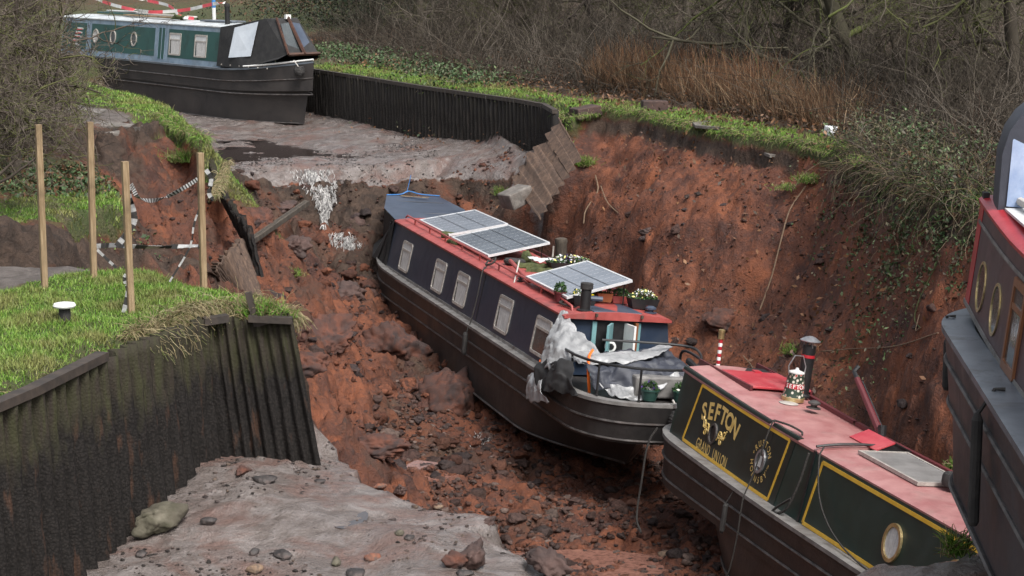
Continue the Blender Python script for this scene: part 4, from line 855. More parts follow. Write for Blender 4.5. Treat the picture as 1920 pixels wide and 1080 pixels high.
# hood box, propped pole, panel, tyre, cables
r = empty('ventilator_box', at(MB3, 4.0, .27, 0.990), 'low red-lidded ventilator box on the roof behind the grey solar panel', 'vent box')
mb = MB(); mb.add([(-.32, -.20, 0), (.32, -.20, 0), (.32, .22, 0), (-.32, .22, 0), (-.32, -.20, .05), (.32, -.20, .05), (.32, .22, .06), (-.32, .22, .06), (-.32, .02, .14), (.32, .02, .14)], [(0, 1, 5, 4), (2, 3, 7, 6), (0, 4, 8, 7, 3), (1, 2, 6, 9, 5), (0, 1, 2, 3)]); mb.build('box', M['black'], r)
mb = MB(); mb.slab([(-.34, -.23, .05), (.34, -.23, .05), (.34, .02, .155), (-.34, .02, .155)], .015); mb.build('lid', M['hatch_red'], r)
mb = MB(); mb.slab([(-.34, .02, .155), (.34, .02, .155), (.34, .26, .06), (-.34, .26, .06)], .015); mb.build('lid', M['black'], r)
r = empty('propped_pole', at(MB3, 3.4, .62, 1.030), 'dark red pole with a black bracket sticking up from the far roof edge', 'pole')
dv = Vector((-.95, .0, .62)); MB().tube([(0, 0, 0), dv*.86], [.05, .038], 8).build('pole', M['maroon'], r, True)
MB().tube([dv*.86, dv*.97, dv*.99+Vector((0, .06, .06))], .03, 6).tube([(0.03, 0, -.02), (0, 0, .12)], .055, 8).tube([dv*.1+Vector((0, .05, .02)), dv*.8+Vector((0, .05, .02))], .012, 5).build('bracket', M['black'], r, True)
solar(MB3, 'solar_panel', 4.42, 5.85, -.24, 1.035, .43, 1.05, 'dull grey solar panel lying flat on the faded red roof of the lettered boat', mat('dull_panel', (.17, .165, .16), (.26, .25, .245), .35, 3, spec=.5), mat('dull_lines', (.30, .30, .30), None, .5, 3), M['alu'], nx=10, bars=False)
r = empty('tyre', at(MB3, 6.0, .12, 1.050), 'small black tyre lying on the roof below the grey solar panel', 'tyre')
MB().lathe((0, 0, 0), [(.055, .02), (.09, 0), (.125, .01), (.135, .05), (.135, .11), (.12, .15), (.085, .16), (.055, .14)], 22).build('tread', M['rubber'], r, True)
one('cable', MB().tube(curve_pts([(4.35, -.66, 1.04), (4.45, -.75, .9), (4.7, -.78, .45), (5.3, -.80, .16), (6.2, -.80, .06), (7.0, -.79, .18), (7.6, -.77, .42)], 8), .011, 5), M['rope'], MB3, 'thin black cable looping down the side of the lettered boat past its brass porthole', 'cable')
one('cable', MB().tube(curve_pts([(3.0, -.66, 1.035), (3.25, -.58, 1.04), (3.5, -.54, 1.025), (3.62, -.58, 1.01)], 5), .014, 5).tube(curve_pts([(3.0, -.66, 1.035), (3.02, -.72, .95), (2.98, -.84, .3), (3.0, -.93, 0), (3.05, -.96, -.5), (3.0, -1.0, -1.0), (2.7, -1.1, -1.1)], 6), .010, 5).tube(curve_pts([(3.0, -.66, 1.035), (2.9, -.70, .99)], 4), .014, 5), M['rope'], MB3, 'black cord tied at the roof gap and hanging over the name panel to the ground', 'cord')
one('cable', MB().tube(curve_pts([(4.12, -.72, .9), (4.06, -.76, .5), (3.95, -.82, .15), (3.7, -.86, .04), (3.75, -.84, .12), (4.0, -.8, .3)], 6), .018, 5), M['rope'], MB3, 'loop of thick cable in the recess between the two painted panels', 'cable')
one('cable', MB().tube(curve_pts([(6.2, .1, 1.06), (6.35, 0, 1.07), (6.5, .14, 1.06), (6.4, .26, 1.08), (6.65, .2, 1.06), (6.8, .02, 1.05)], 6), .014, 5), M['rope'], MB3, 'small tangle of cable beside the tyre on the red roof', 'cable')
one('fender', MB().lathe((2.62, -.97, -.55), [(.02, 0), (.036, .03), (.036, .36), (.02, .39)], 10).tube([(2.62, -.97, -.16), (2.66, -.9, .04)], .007, 5), M['rubber'], MB3, 'thin worn fender hanging below the name panel', 'fender')
one('mooring_line', MB().tube(curve_pts([(-.1, -.86, .16), (-.12, -.96, -.1), (-.1, -.98, -.6), (0, -1.02, -1.1), (.3, -1.05, -1.25)], 6), .016, 5), M['rope'], MB3, 'dark rope hanging down the rounded stern corner of the lettered boat', 'rope')
r = empty('tiller_bar', at(MB3, -.62, .16, .98, R=Ry(-.08)), 'striped red and white tiller bar with a pale tip, upright at the stern', 'tiller')
for k in range(8): MB().lathe((0, 0, .05*k), [(.028, 0), (.03, .025), (.028, .05)], 10).build('stripe', M['white'] if k % 2 == 0 else M['deep_red'], r, True)
MB().lathe((0, 0, .40), [(.03, 0), (.042, .01), (.042, .09), (.048, .1), (.048, .14), (.03, .15)], 12).build('tip', M['brass'], r, True)
rope_fender(at(MB3, -.72, -.15, .12), 'dark tipcat rope fender behind the lettered boat', 1.1)
# ---------------------------------------------------------------- far boat on the mud
MB1 = boatM((-13.805, 66.505, .067), -.928, 0, 0)
def sheer1(x): return .055*max(0, (x-10.2))**1.8*.55
b1 = empty('narrowboat', MB1, 'green narrowboat with pale blue trim and a black pram cover, grounded on the far mud', 'boat', 'narrowboats')
make_hull(b1, M['grime_far'], M['strake'], M['deck4'], -3, 13.9, 'round', 'bow', 1.08, sheer1, depth=1.45, strakes=(-.34, -.68), gw=.12)
S1 = Sides(.91, .13, 1.15)
S1.cabin(b1, M['blue1'], -.6, 10.27); S1.roof(b1, M['blueroof'], -.65, 10.33, lip=.02)
mb = MB()
for a, b in ((-.55, 1.25), (1.62, 6.05), (6.95, 10.1)): S1.plate(mb, [(a, .16), (b, .16), (b, 1.0), (a, 1.0)], .002, .006)
mb.build('side_panel', M['green1'], b1)
d = MB(); S1.plate(d, [(6.32, .10), (6.72, .10), (6.72, 1.02), (6.32, 1.02)], .003, .012); d = d.build('side_door', M['green1'], b1)
mb = MB()
for x in (6.30, 6.52, 6.74): S1.strip(mb, (x, .08), (x, 1.03), .035, .012, .02)
mb.build('door_trim', M['blue1'], d)
for x in (1.95, 3.2, 4.66): S1.porthole(b1, x, .62, .20, M['alu'], M['dimglass'] if x > 2 else M['curtain'], .2, zs=1.12)
for x in (7.388, 8.992): S1.window(b1, x, .565, .74, .66, M['alu'], M['frost'], M['curtain'], r=.03)
mb = MB()
for i in range(5): S1.strip(mb, (.15+.1*i, .35+.12*i), (.75+.06*i, .30+.13*i), .05, .007, .012)
mb.build('faded_banner', M['frost'], b1)
mb = MB()
for i in range(4): S1.strip(mb, (.2+.1*i, .42+.12*i), (.7+.07*i, .44+.12*i), .03, .013, .016)
mb.build('faded_banner', M['redwhite'], b1)
# pram cover at the bow
c1 = MB(); A = lambda x, y, z: (x, y, z)
nearp = [(10.15, -.98, .05), (10.2, -.84, 1.16), (11.3, -.74, 1.30), (12.2, -.50, 1.45), (12.5, -.36, 1.44), (13.35, -.50, .50), (13.1, -.66, .36), (11.6, -1.0, .05)]
farp = [(x, -y, z) for x, y, z in nearp]; k = len(nearp)
c1.add(nearp+farp, [tuple(range(k)), tuple(range(k, 2*k))[::-1]]+[(i, i+1, i+1+k, i+k) for i in range(1, 5)]); c1 = c1.build('pram_cover', M['fabric'], b1)
def quad_on(P, off, m, nm, par): mb = MB(); mb.slab([Vector(p)+Vector(off) for p in P], .01); return mb.build(nm, m, par)
quad_on([(11.05, -.80+.0, 1.17), (12.0, -.58, 1.36), (11.95, -.82, .40), (10.95, -.97, .32)], (0, -.045, 0), M['clear'], 'side_window', c1)
quad_on([(12.62, -.30, 1.26), (12.62, -.05, 1.30), (13.22, -.05, .52), (13.2, -.42, .52)], (.05, 0, .045), M['dimglass'], 'front_window', c1)
quad_on([(12.62, .06, 1.30), (12.62, .30, 1.26), (13.2, .42, .52), (13.22, .06, .52)], (.05, 0, .045), M['fabric_grey'], 'front_window', c1)
mb = MB(); mb.tube([(12.56, -.36, 1.47), (13.42, -.50, .50)], .035, 5).tube([(12.56, 0, 1.49), (13.45, 0, .50)], .05, 5).tube([(13.42, -.50, .50), (13.42, .5, .50)], .05, 5).build('front_frame', M['dkwood'], c1)
MB().box((12.55, .0, 1.50), (.10, .16, .12)).build('headlamp', M['white'], c1)
mb = MB()
for i in range(6): mb.lathe((10.5+.5*i, -1.0+.012*i, .11), [(.02, 0), (.02, .02)], 8, Rx(math.pi/2))
mb.build('stud', M['alu'], c1)
mb = MB(); o = [p for p in hull_outline(-3, 13.9, 'round', 'bow', 1.10) if p[0] > 11.7 and p[1] <= 0]; mb.tube([(x, y, sheer1(x)+.05) for x, y in o], .028, 6); mb.build('white_bow_line', M['white'], b1)
r = empty('chimney', at(MB1, 9.85, -.42, 1.2), 'slim black chimney on the roof just behind the pram cover of the green boat', 'chimney'); MB().lathe((0, 0, 0), [(.11, 0), (.075, .03), (.075, .55)], 14).build('flue', M['black'], r, True); MB().lathe((0, 0, 0), [(.085, .52), (.085, .60), (.05, .61)], 14).build('collar', M['rubber'], r, True)
GB = 'boards and poles on the far boat roof'
for i, (x0_, x1_, y0_, y1_, z, m, lb, wdt) in enumerate(((2.8, 6.4, -.2, -.25, 1.30, 'wood', 'upper pale plank on the roof of the far green boat', .16), (3.0, 7.0, .1, .05, 1.34, 'rope_pale', 'long whitish board on the roof of the far green boat', .14), (.6, 3.8, .0, .1, 1.32, 'green1', 'dark green board stacked at the left of the far boat roof', .3), (1.0, 3.5, .1, .2, 1.38, 'frost', 'pale board lying on the dark green one', .2), (8.0, 9.6, -.1, .1, 1.27, 'deck4', 'grey hatch board on the roof near the slim chimney', .5))):
    dx, dy = x1_-x0_, y1_-y0_; one('plank', MB().box((0, 0, 0), (math.hypot(dx, dy), wdt, .045), bev=.008), M[m], at(MB1, (x0_+x1_)/2, (y0_+y1_)/2, z, math.atan2(dy, dx)), lb, 'plank', GB)
one('rope_coil', MB().tube([(6.4+.22*math.cos(a*1.7)+.1*a/6, -.25+.16*math.sin(a*1.7), 1.27+.008*a) for a in np.linspace(0, 14, 60)], .03, 5), M['mosswood'], MB1, 'coil of greenish rope on the roof of the far green boat', 'rope')
r = empty('marker_pole', at(MB1, 8.1, .1, 1.22, R=Ry(-.03)), 'blue and white pole standing up from the far boat roof', 'pole'); MB().lathe((0, 0, 0), [(.055, 0), (.055, .42)], 12).build('white_part', M['white'], r, True); MB().lathe((0, 0, 0), [(.056, .42), (.056, .80), (.04, .9)], 12).build('blue_part', M['blue'], r, True)
def tape_obj(P, wd, seg, ms, Mx, label, tw_=.0, cat='barrier tape', name='barrier_tape', n=10, group=None):
    C_ = curve_pts(P, n); mb = MB()
    for i in range(len(C_)-1):
        a, b = C_[i], C_[i+1]; t = (b-a).normalized(); u0 = Vector((0, 0, 1)).rotated if 0 else None
        def wv(k): 
            v = Vector((math.sin(k*tw_), 0, math.cos(k*tw_))); v = v-t*v.dot(t); return v.normalized()*wd/2
        mb.mi = (i//seg) % 2; u, v = wv(i), wv(i+1); nn = t.cross(u).normalized()*.004
        mb.add([a-u, b-v, b+v, a+u, a-u+nn, b-v+nn, b+v+nn, a+u+nn], [(0, 1, 2, 3), (4, 5, 6, 7), (0, 1, 5, 4), (2, 3, 7, 6)])
    o = mb.build(name, ms, None); o.matrix_world = Mx; return tag(o, label, cat, group)
I4 = Matrix.Identity(4)
tape_obj([(-.5, .3, 1.75), (1.5, .1, 1.55), (4, .0, 1.42), (6, .2, 1.52), (8.1, .05, 1.75), (8.6, .2, 1.8)], .10, 4, [M['white'], M['redwhite']], MB1, 'upper red and white tape strung to the pole on the far boat', .1)
tape_obj([(.2, .9, 1.95), (2.0, .8, 1.75), (4, .7, 1.60), (6.5, -.2, 1.36), (7.2, -.1, 1.30)], .09, 4, [M['white'], M['redwhite']], MB1, 'lower red and white tape sagging across the planks of the far boat', .15)
rope_fender(at(MB1, 13.72, -.35, .05), 'dark rope button fender on the bow of the far green boat', .9)
# ---------------------------------------------------------------- boat at the right edge
YA4 = math.atan2(-1, -.095)
MB4 = boatM((4.60, 16.25, .5), YA4, 0, 0)
b4 = empty('narrowboat', MB4, 'maroon and purple narrowboat at the right edge of the picture', 'boat', 'narrowboats')
make_hull(b4, M['hull4'], M['strake'], M['deck4'], -.5, 11, 'round', 'bow', 1.08, lambda x: 0, depth=1.3, strakes=(-.28, -.62), gw=.22, full=True)
S4 = Sides(.85, .10, .85, lambda x: .10*max(0, (2.0-x)/2.0)**1.5)
S4.cabin(b4, M['purple4'], .05, 8.5, n=20, z0=-.02); S4.roof(b4, M['deep_red'], .0, 8.6, lip=.015, n=20, camber=.04)
mb = MB(); S4.plate(mb, [(.04, .0), (.24, .0), (.24, .85), (.04, .85)], .002, .006); mb.build('end_panel', M['deep_red'], b4)
mb = MB(); S4.strip(mb, (.0, .015), (8, .015), .035, .002, .012, n=12); mb.build('pale_line', M['gunwale_grey'], b4); mb = MB(); S4.strip(mb, (.1, .70), (8, .70), .03, .004, .009, n=12); mb.build('pale_line', M['gunwale_grey'], b4)
for x in (.70, 1.5): S4.porthole(b4, x, .29, .20, M['brass'], M['dimglass'], .11, off=.012)
S4.window(b4, 2.45, .34, .55, .66, M['wood_brown'], M['dimglass'], M['dimglass'], r=.02, t=.06)
mb = MB(); mb.box((2.6, -.2, .955), (4.5, .9, .02)); mb.build('roof_sheet', M['frost'], b4)
one('boat_pole', MB().tube([(.35, -.55, 1.02), (3.5, -.35, 1.02)], .035, 8), M['rope_pale'], MB4, 'cream pole with a red end lying on the roof of the maroon boat', 'pole')
one('chain', MB().tube(curve_pts([(.5, -.3, 1.02), (.9, -.4, 1.08), (1.3, -.2, 1.02), (1.8, -.3, 1.06)], 6), .03, 6), M['alu'], MB4, 'pale rope heap on the roof of the maroon boat', 'rope')
# hood
hood = MB(); rows = []
for x, s_, zt in ((-.05, .80, 1.82), (.2, .86, 1.92), (.45, .88, 1.93), (.62, .88, 1.90)):
    r_ = []
    for k in range(15):
        a = math.pi*k/14; y = -math.cos(a)*.80*s_; z = .86+ (zt-.86)*math.sin(a)**.45 if 0 < k < 14 else .86
        r_.append((x+(.86-z)*-.03, y, z))
    rows.append(r_)
hood.grid(rows); hood.add(rows[0], [tuple(range(15))]); hood.add(rows[-1], [tuple(range(15))]); hood = hood.build('stern_hood', M['fabric_b'], b4, smooth=True, angle=50)
mb = MB(); mb.slab([(.645, -.64, .98), (.645, -.40, .96), (.63, -.40, 1.70), (.635, -.52, 1.66), (.64, -.61, 1.50)], .008); mb.build('hood_window', M['clear_blue'], hood)
mb = MB(); S4b = [(-.45, -.80, .95), (.0, -.80, .92), (.02, -.78, 1.7), (-.42, -.74, 1.6)]; mb.box((.06, -.72, .92), (.10, .05, .20)); mb.build('hood_skirt', M['fabric'], hood)
for x, ln, lb in ((.25, .45, 'short black fender on the rounded stern corner of the maroon boat'), (3.0, .8, 'long black fender hanging on the near side of the maroon boat')):
    one('fender', MB().lathe((x, -1.13 if x > 1 else -1.0, -.15-ln), [(.025, 0), (.04, .03), (.04, ln-.05), (.02, ln)], 10).tube([(x, -1.13 if x > 1 else -1.0, -.16), (x, -1.02, .02), (x, -.95, .02)], .014, 5), M['rubber'], MB4, lb, 'fender')
# ------------------------------------------------------------------ sheet piling
def resample(P, step):
    P = np.array(P, float); d = np.r_[0, np.cumsum(np.linalg.norm(np.diff(P[:, :2], axis=0), axis=1))]; n = max(2, int(d[-1]/step)); t = np.linspace(0, d[-1], n+1)
    return np.stack([np.interp(t, d, P[:, k]) for k in range(P.shape[1])], 1), t
def piling(Ptop, Pbot, per, dep, rows=16, jag=.0, seed=0):
    """corrugated steel between a top line and a bottom line (both lists of x,y,z)"""
    T, t = resample(Ptop, per/8); B, _ = resample(Pbot, per/8); k = len(T); B = np.stack([np.interp(np.linspace(0, 1, k), np.linspace(0, 1, len(B)), B[:, q]) for q in range(3)], 1)
    tt_ = t+.022*np.sin(t*3.1+seed)+.012*np.sin(t*7.7); ph = (tt_/per) % 1; off = np.clip(np.abs(ph-.5)*4-1, -.6, .6)/.6*dep/2
    tg = np.gradient(T[:, :2], axis=0); tg /= np.linalg.norm(tg, axis=1)[:, None]; nr = np.stack([tg[:, 1], -tg[:, 0], 0*t], 1)
    up = (T-B); L = []
    r = np.random.default_rng(seed); pile = (t/per).astype(int); j = r.normal(size=pile.max()+2)*jag
    T = T+np.c_[0*t, 0*t, j[pile]]
    for i in range(rows+1):
        q = i/rows; p = T*(1-q)+B*q+nr*off[:, None]; p = p+nr*(fbm(p*np.array([5, 5, 2.5])+seed, 4, .7)*.022)[:, None]; L.append(p+np.c_[0*t, 0*t, 0*t])
    return L, nr
def wall_thing(name, Ptop, Pbot, per, dep, m, label, cat, jag=.01, rails=(), seed=0, group=None):
    root = empty(name, Vector(Ptop[0]), label, cat, group); o0 = np.array(Ptop[0])
    L, nr = piling(Ptop, Pbot, per, dep, jag=jag, seed=seed); k = len(L[0]); th = .012
    V = np.concatenate([l-o0 for l in L]); V2 = V-np.tile(nr, (len(L), 1))*th; n = len(V); F_ = []
    R = len(L)
    idx = np.arange(R*k).reshape(R, k); a, b, c, d = idx[:-1, :-1].ravel(), idx[:-1, 1:].ravel(), idx[1:, 1:].ravel(), idx[1:, :-1].ravel()
    F1 = np.stack([a, d, c, b], 1); F2 = np.stack([a, b, c, d], 1)+n
    tp = np.stack([idx[0, :-1], idx[0, 1:], idx[0, 1:]+n, idx[0, :-1]+n], 1)
    e1 = np.stack([idx[:-1, -1], idx[1:, -1], idx[1:, -1]+n, idx[:-1, -1]+n], 1); e0 = np.stack([idx[:-1, 0], idx[:-1, 0]+n, idx[1:, 0]+n, idx[1:, 0]], 1)
    npmesh('piles', np.concatenate([V, V2]), np.concatenate([F1, F2, tp, e1, e0]), m, root)
    for (pp, hh, mm) in rails:
        pr = [Vector(p)-Vector(o0) for p in pp]; mb = MB()
        for i in range(len(pr)-1):
            t = (pr[i+1]-pr[i]).normalized(); nn = Vector((t.y, -t.x, 0)).normalized()*.05
            a, b = pr[i], pr[i+1]; u = Vector((0, 0, hh))
            mb.add([a+nn*1.4, b+nn*1.4, b+nn*1.4-u, a+nn*1.4-u, a-nn, b-nn, b-nn-u, a-nn-u], [(0, 1, 2, 3), (4, 5, 6, 7), (0, 1, 5, 4), (3, 2, 6, 7), (0, 3, 7, 4), (1, 2, 6, 5)])
        mb.build('capping_rail', mm, root)
    return root
nt_ = [(-5.76, 8.9, .0), (-4.30, 14.15, .0), (-3.88, 15.65, .0), (-3.55, 17.1, -.02), (-3.20, 18.45, -.03), (-2.90, 19.12, -.03), (-2.14, 19.14, -.06)]
nb_ = [(-5.6, 8.85, -2.1), (-4.15, 14.1, -2.0), (-3.74, 15.6, -2.0), (-3.40, 17.0, -1.95), (-3.02, 18.35, -1.9), (-2.84, 19.02, -1.85), (-1.80, 18.98, -1.9)]
RAIL = mat('rusty_channel', (.030, .024, .020), (.06, .045, .035), .7, 6, bmp=.4)
wall_thing('sheet_pile_wall', nt_[4:], nb_[4:], .105, .05, M['pile_near'], 'ragged grass-topped end face of the near sheet pile wall', 'pile wall', .02, [([(-2.98, 18.98, -.03), (-2.76, 19.07, -.01)], .07, RAIL), ([(-2.55, 19.07, -.02), (-2.13, 19.07, -.04)], .06, RAIL)], seed=9)
nw = wall_thing('sheet_pile_wall', nt_[:5], nb_[:5], .21, .13, M['pile_near'], 'long mossy dark sheet pile wall holding up the near left grass bank', 'pile wall', .012,
  [([(-5.74, 8.9, .03), (-4.28, 14.15, .03), (-3.86, 15.65, .03), (-3.56, 17.0, .04)], .075, RAIL)])
MB().box((3.24, 10.22, .03), (.06, .05, .34), Ry(-.25)).box((3.33, 10.21, -.10), (.12, .04, .06), Ry(-.3)).build('bent_bracket', RAIL, nw)
ft_ = [(x, y, .0) for x, y in wallT]; ft_ = [(x-.10, y-.12, z) for x, y, z in ft_]; fb_ = [(x-.06, y-.16, -1.9) for x, y in wallT]
wall_thing('sheet_pile_wall', ft_[::1], fb_, .20, .15, M['pile_far'], 'long dark sheet pile wall curving along the far side of the drained canal', 'pile wall', .004, [([(x-.1, y-.12, .03) for x, y in wallT], .09, RAIL)], seed=3)
def panel4(name, A, B, C_, D, per, dep, m, label, cat, jag=.02, seed=1, group=None, amp=0):
    return wall_thing(name, [A, ((A[0]+B[0])/2+amp, (A[1]+B[1])/2-amp, (A[2]+B[2])/2), B], [C_, ((C_[0]+D[0])/2, (C_[1]+D[1])/2, (C_[2]+D[2])/2), D], per, dep, m, label, cat, jag, seed=seed, group=group)
panel4('fallen_piling', w(957, 338, -1.35), w(1051, 220, -.08), w(1010, 412, -1.95), w(1092, 292, -.72), .17, .15, M['pile_tilt'], 'brown sheet piles leaning over at the broken end of the far wall', 'piling', .05, 4)
panel4('fallen_piling', w(394, 508, -1.15), w(452, 446, -1.35), w(430, 556, -1.75), w(494, 568, -2.2), .17, .10, M['pile_tilt'], 'short run of tilted piles behind the rightmost wooden post', 'piling', .03, 5)
panel4('fallen_piling', w(386, 262, -.35), w(470, 440, -1.25), w(402, 330, -.95), w(488, 520, -1.9), .16, .09, M['pile_near'], 'dark buckled piling snaking down the left side of the hole', 'piling', .06, 6, amp=-.25)
panel4('fallen_piling', w(590, 822, -3.1), w(617, 852, -3.3), w(598, 884, -3.5), w(622, 892, -3.62), .09, .05, M['alu'], 'small pale corrugated piece at the foot of the near wall', 'piling', .01, 7)
r = one('fallen_beam', MB().box((0, 0, 0), (1, .07, .10), bev=.01).box((.1, .06, .03), (.8, .05, .05)), M['oldwood'], I4, 'long dark timber beam lying across the mud below the waterfall', 'beam')
a, b = Vector(w(446, 472, -1.75)), Vector(w(578, 380, -1.9)); dd = b-a; r.matrix_world = Matrix.Translation((a+b)/2) @ dd.to_track_quat('X', 'Z').to_matrix().to_4x4() @ Matrix.Diagonal((dd.length, 1, 1, 1))
# ------------------------------------------------------------------ posts, tape, bollard
posts = []
for px, yt, yb, lb, tilt in ((84, 235, 545, 'tallest pale wooden post, leftmost of four', .0), (176, 230, 524, 'orange-brown wooden post, second from the left', .01), (246, 303, 586, 'nearest wooden post, wrapped in loose tape', -.01), (382, 287, 540, 'orange wooden post at the brink, rightmost of four', .0)):
    p = Vector(w(px, yb, 0)); s_ = (yb+100)/3.5; h = (yb-yt)/s_*1.02
    o = one('wooden_post', MB().box((0, 0, h/2-.1), (.062, .062, h+.2), Rz(.5), bev=.004), M['wood'], Matrix.Translation(p)@Matrix.Rotation(tilt, 4, 'Y'), lb, 'post', 'wooden posts on the near bank'); posts.append((p, h, s_))
def PP(px, py, i): # a point at the distance of post i
    r_ = ray(px, py); t = posts[i][0].y/r_[1]; return tuple(CAM+r_*t)
tm = [mat('grey_tape', (.30, .30, .30), (.50, .50, .49), .45, 30), M['rubber']]
GT = 'black and white tapes round the posts'
tape_obj([PP(172, 462, 1), PP(210, 460, 1), PP(246, 462, 2), PP(300, 463, 3), PP(384, 461, 3)], .05, 3, tm, I4, 'straight black and white tape tied between the posts', .05, n=7, group=GT)
tape_obj([PP(246, 345, 2), PP(262, 372, 2), PP(300, 374, 3), PP(345, 352, 3), PP(382, 328, 3)], .042, 1, tm, I4, 'sagging black and white tape between the two right-hand posts', .12, n=16, group=GT)
tape_obj([PP(240, 350, 2), PP(242, 372, 2), PP(252, 410, 2), PP(236, 440, 2), PP(219, 462, 2)], .06, 2, tm, I4, 'twisted tape hanging off the top of the nearest post', .4, n=6, group=GT)
tape_obj([PP(248, 510, 2), PP(234, 520, 2), PP(240, 545, 2), PP(232, 586, 2)], .045, 2, tm, I4, 'tape tail trailing down to the grass beside the nearest post', .3, n=6, group=GT)
tape_obj([PP(378, 380, 3), PP(364, 420, 3), PP(355, 465, 3), PP(318, 528, 3)], .02, 2, tm, I4, 'thin tape trailing from the rightmost post to the broken edge', .3, n=7, group=GT)
tape_obj([PP(386, 318, 3), PP(396, 335, 3), PP(392, 362, 3), PP(400, 376, 3)], .045, 2, tm, I4, 'knot of pale tape fluttering from the rightmost post', .5, n=4, group=GT)
tape_obj([PP(182, 468, 1), PP(205, 490, 1), PP(218, 502, 1)], .03, 2, tm, I4, 'short tape end hanging from the second post', .2, n=4, group=GT)
r = empty('bollard', Vector(w(122, 606, .0)), 'small iron mooring bollard with a white mushroom cap on the near grass', 'bollard')
MB().lathe((0, 0, -.05), [(.07, 0), (.06, .03), (.055, .20)], 18).build('stem', M['rubber'], r, True); MB().lathe((0, 0, .145), [(.055, 0), (.10, .01), (.108, .025), (.098, .045), (.05, .055)], 22).build('cap', M['white'], r, True)
# ------------------------------------------------------------------ stones, clods, slabs
def rock_arr(seed, sub=2, rough=.5, flat=.72, nf=11):
    bm = bmesh.new(); bmesh.ops.create_icosphere(bm, subdivisions=sub, radius=1); V = np.array([v.co[:] for v in bm.verts]); Fc = np.array([[v.index for v in f.verts] for f in bm.faces]); bm.free()
    r_ = np.random.default_rng(seed)
    for _ in range(nf):                              # flat facets
        nrm = r_.normal(size=3); nrm /= np.linalg.norm(nrm); d = r_.uniform(.5, .82); q = V@nrm; V = V-np.outer(np.maximum(q-d, 0), nrm)*.9
    bil_ = sum(.55**k*np.abs(pnoise(V*1.9*2**k+seed*3.1+k*5)) for k in range(4)); V = V*(1+rough*(fbm(V*1.6+seed*3.1, 3, .6)*.4+bil_*1.1-.4)[:, None]); V[:, 2] *= flat; return V, Fc
def rock(name, P, size, m, label, cat, seed, sub=3, rot=0, group=None, sink=.3, rough=.16):
    if 'clod' in name: rough = .45
    elif size[0] > .35: rough, sub = .34, 4
    V, Fc = rock_arr(seed, sub, rough); V = V*np.array(size)/2; c, s_ = math.cos(rot), math.sin(rot); V = np.stack([V[:, 0]*c-V[:, 1]*s_, V[:, 0]*s_+V[:, 1]*c, V[:, 2]], 1)
    o = npmesh(name, V, Fc, m, smooth=False); o.location = Vector(P)+Vector((0, 0, size[2]/2*(1-2*sink))); return tag(o, label, cat, group)
def scl(P): return F/P[1]
CLOD = mat('red_clod', (.055, .027, .021), (.15, .050, .027), .85, 2.2, bmp=1.0, bscale=7, dirt=(.045, .030, .028), dscale=2.6, dlo=.42, dhi=.62)
CLODD = mat('dark_clod', (.045, .030, .027), (.085, .048, .040), .8, 3, bmp=1.0, bscale=8)
rk = [  # px, py(base), width px, height px, material, label, seed
 (298, 1000, 108, 66, 'stone', 'large mossy sandstone boulder on the mud beside the near wall', 3),
 (390, 985, 38, 20, 'rubber', 'black angular rock on the mud right of the mossy boulder', 5),
 (265, 1042, 32, 16, 'rubber', 'black rounded stone near the bottom left of the mud', 6),
 (478, 1042, 26, 18, 'purple4', 'small reddish stone on the near mud, right of centre of the mudflat', 8),
 (530, 1044, 46, 16, 'rubber', 'dark flat rock pair on the near mud at the bottom', 9),
 (478, 1076, 36, 24, 'terr', 'tan broken stone at the bottom edge of the mudflat', 10),
 (630, 1058, 30, 22, 'stone', 'squarish grey stone at the bottom edge of the mud', 11),
 (495, 905, 56, 18, 'rubber', 'dark broken slab piece on the mud below the end of the near wall', 12),
 (455, 888, 40, 18, 'clod', 'brown clod next to the dark slab below the near wall', 13),
 (822, 955, 24, 14, 'terr', 'small tan stone on the pale mud shelf', 14),
 (700, 1048, 40, 16, 'orange_s', 'flat orange stone on the near mud shelf', 15),
 (748, 1002, 26, 14, 'stone', 'pale green-grey cobble on the mud shelf', 16),
 (766, 1012, 28, 12, 'rubber', 'dark cobble beside the pale cobble on the mud shelf', 17),
 (885, 1062, 80, 62, 'clodd', 'dark red clod breaking off the tip of the mud shelf', 18),
 (850, 1060, 56, 34, 'clod', 'low brown clod left of the tip of the mud shelf', 19),
 (916, 990, 34, 26, 'clodd', 'small dark clod on the rim of the mud shelf', 20),
 (1025, 1082, 100, 54, 'clodd', 'big dark earthy block at the bottom centre', 21),
 (710, 915, 34, 14, 'orange_s', 'bright orange-red stone at the back edge of the mud shelf', 22),
 (752, 925, 40, 20, 'clodd', 'grey-brown stone at the back edge of the mud shelf beside the orange one', 23),
 (600, 905, 24, 12, 'rubber', 'little black stone near the pale corrugated piece', 24),
 (808, 882+0, 20, 14, 'clod', 'small red stone by the stream', 25),
 (1245, 1044, 40, 16, 'terr', 'pale tan slab of stone on the wet silt', 26),
 (870, 1080, 46, 16, 'rubber', 'dark stone at the bottom edge below the shelf tip', 27),
 (665, 1080, 60, 18, 'rubber', 'dark stones at the very bottom of the mudflat', 28)]
M['terr'] = mat('tan_stone', (.17, .11, .07), (.27, .19, .13), .8, 8, bmp=.9, dirt=(.10, .075, .06), dscale=9, dlo=.45, dhi=.6); M['orange_s'] = mat('orange_stone', (.15, .05, .03), (.22, .09, .05), .75, 8, bmp=.9, dirt=(.10, .07, .06), dscale=9, dlo=.45, dhi=.6); M['clod'] = CLOD; M['mudstone'] = mat('muddy_stone', (.022, .020, .020), (.060, .050, .047), .6, 7, bmp=1, bscale=14, dirt=(.11, .088, .082), dscale=6, dlo=.5, dhi=.62); M['clodd'] = CLODD
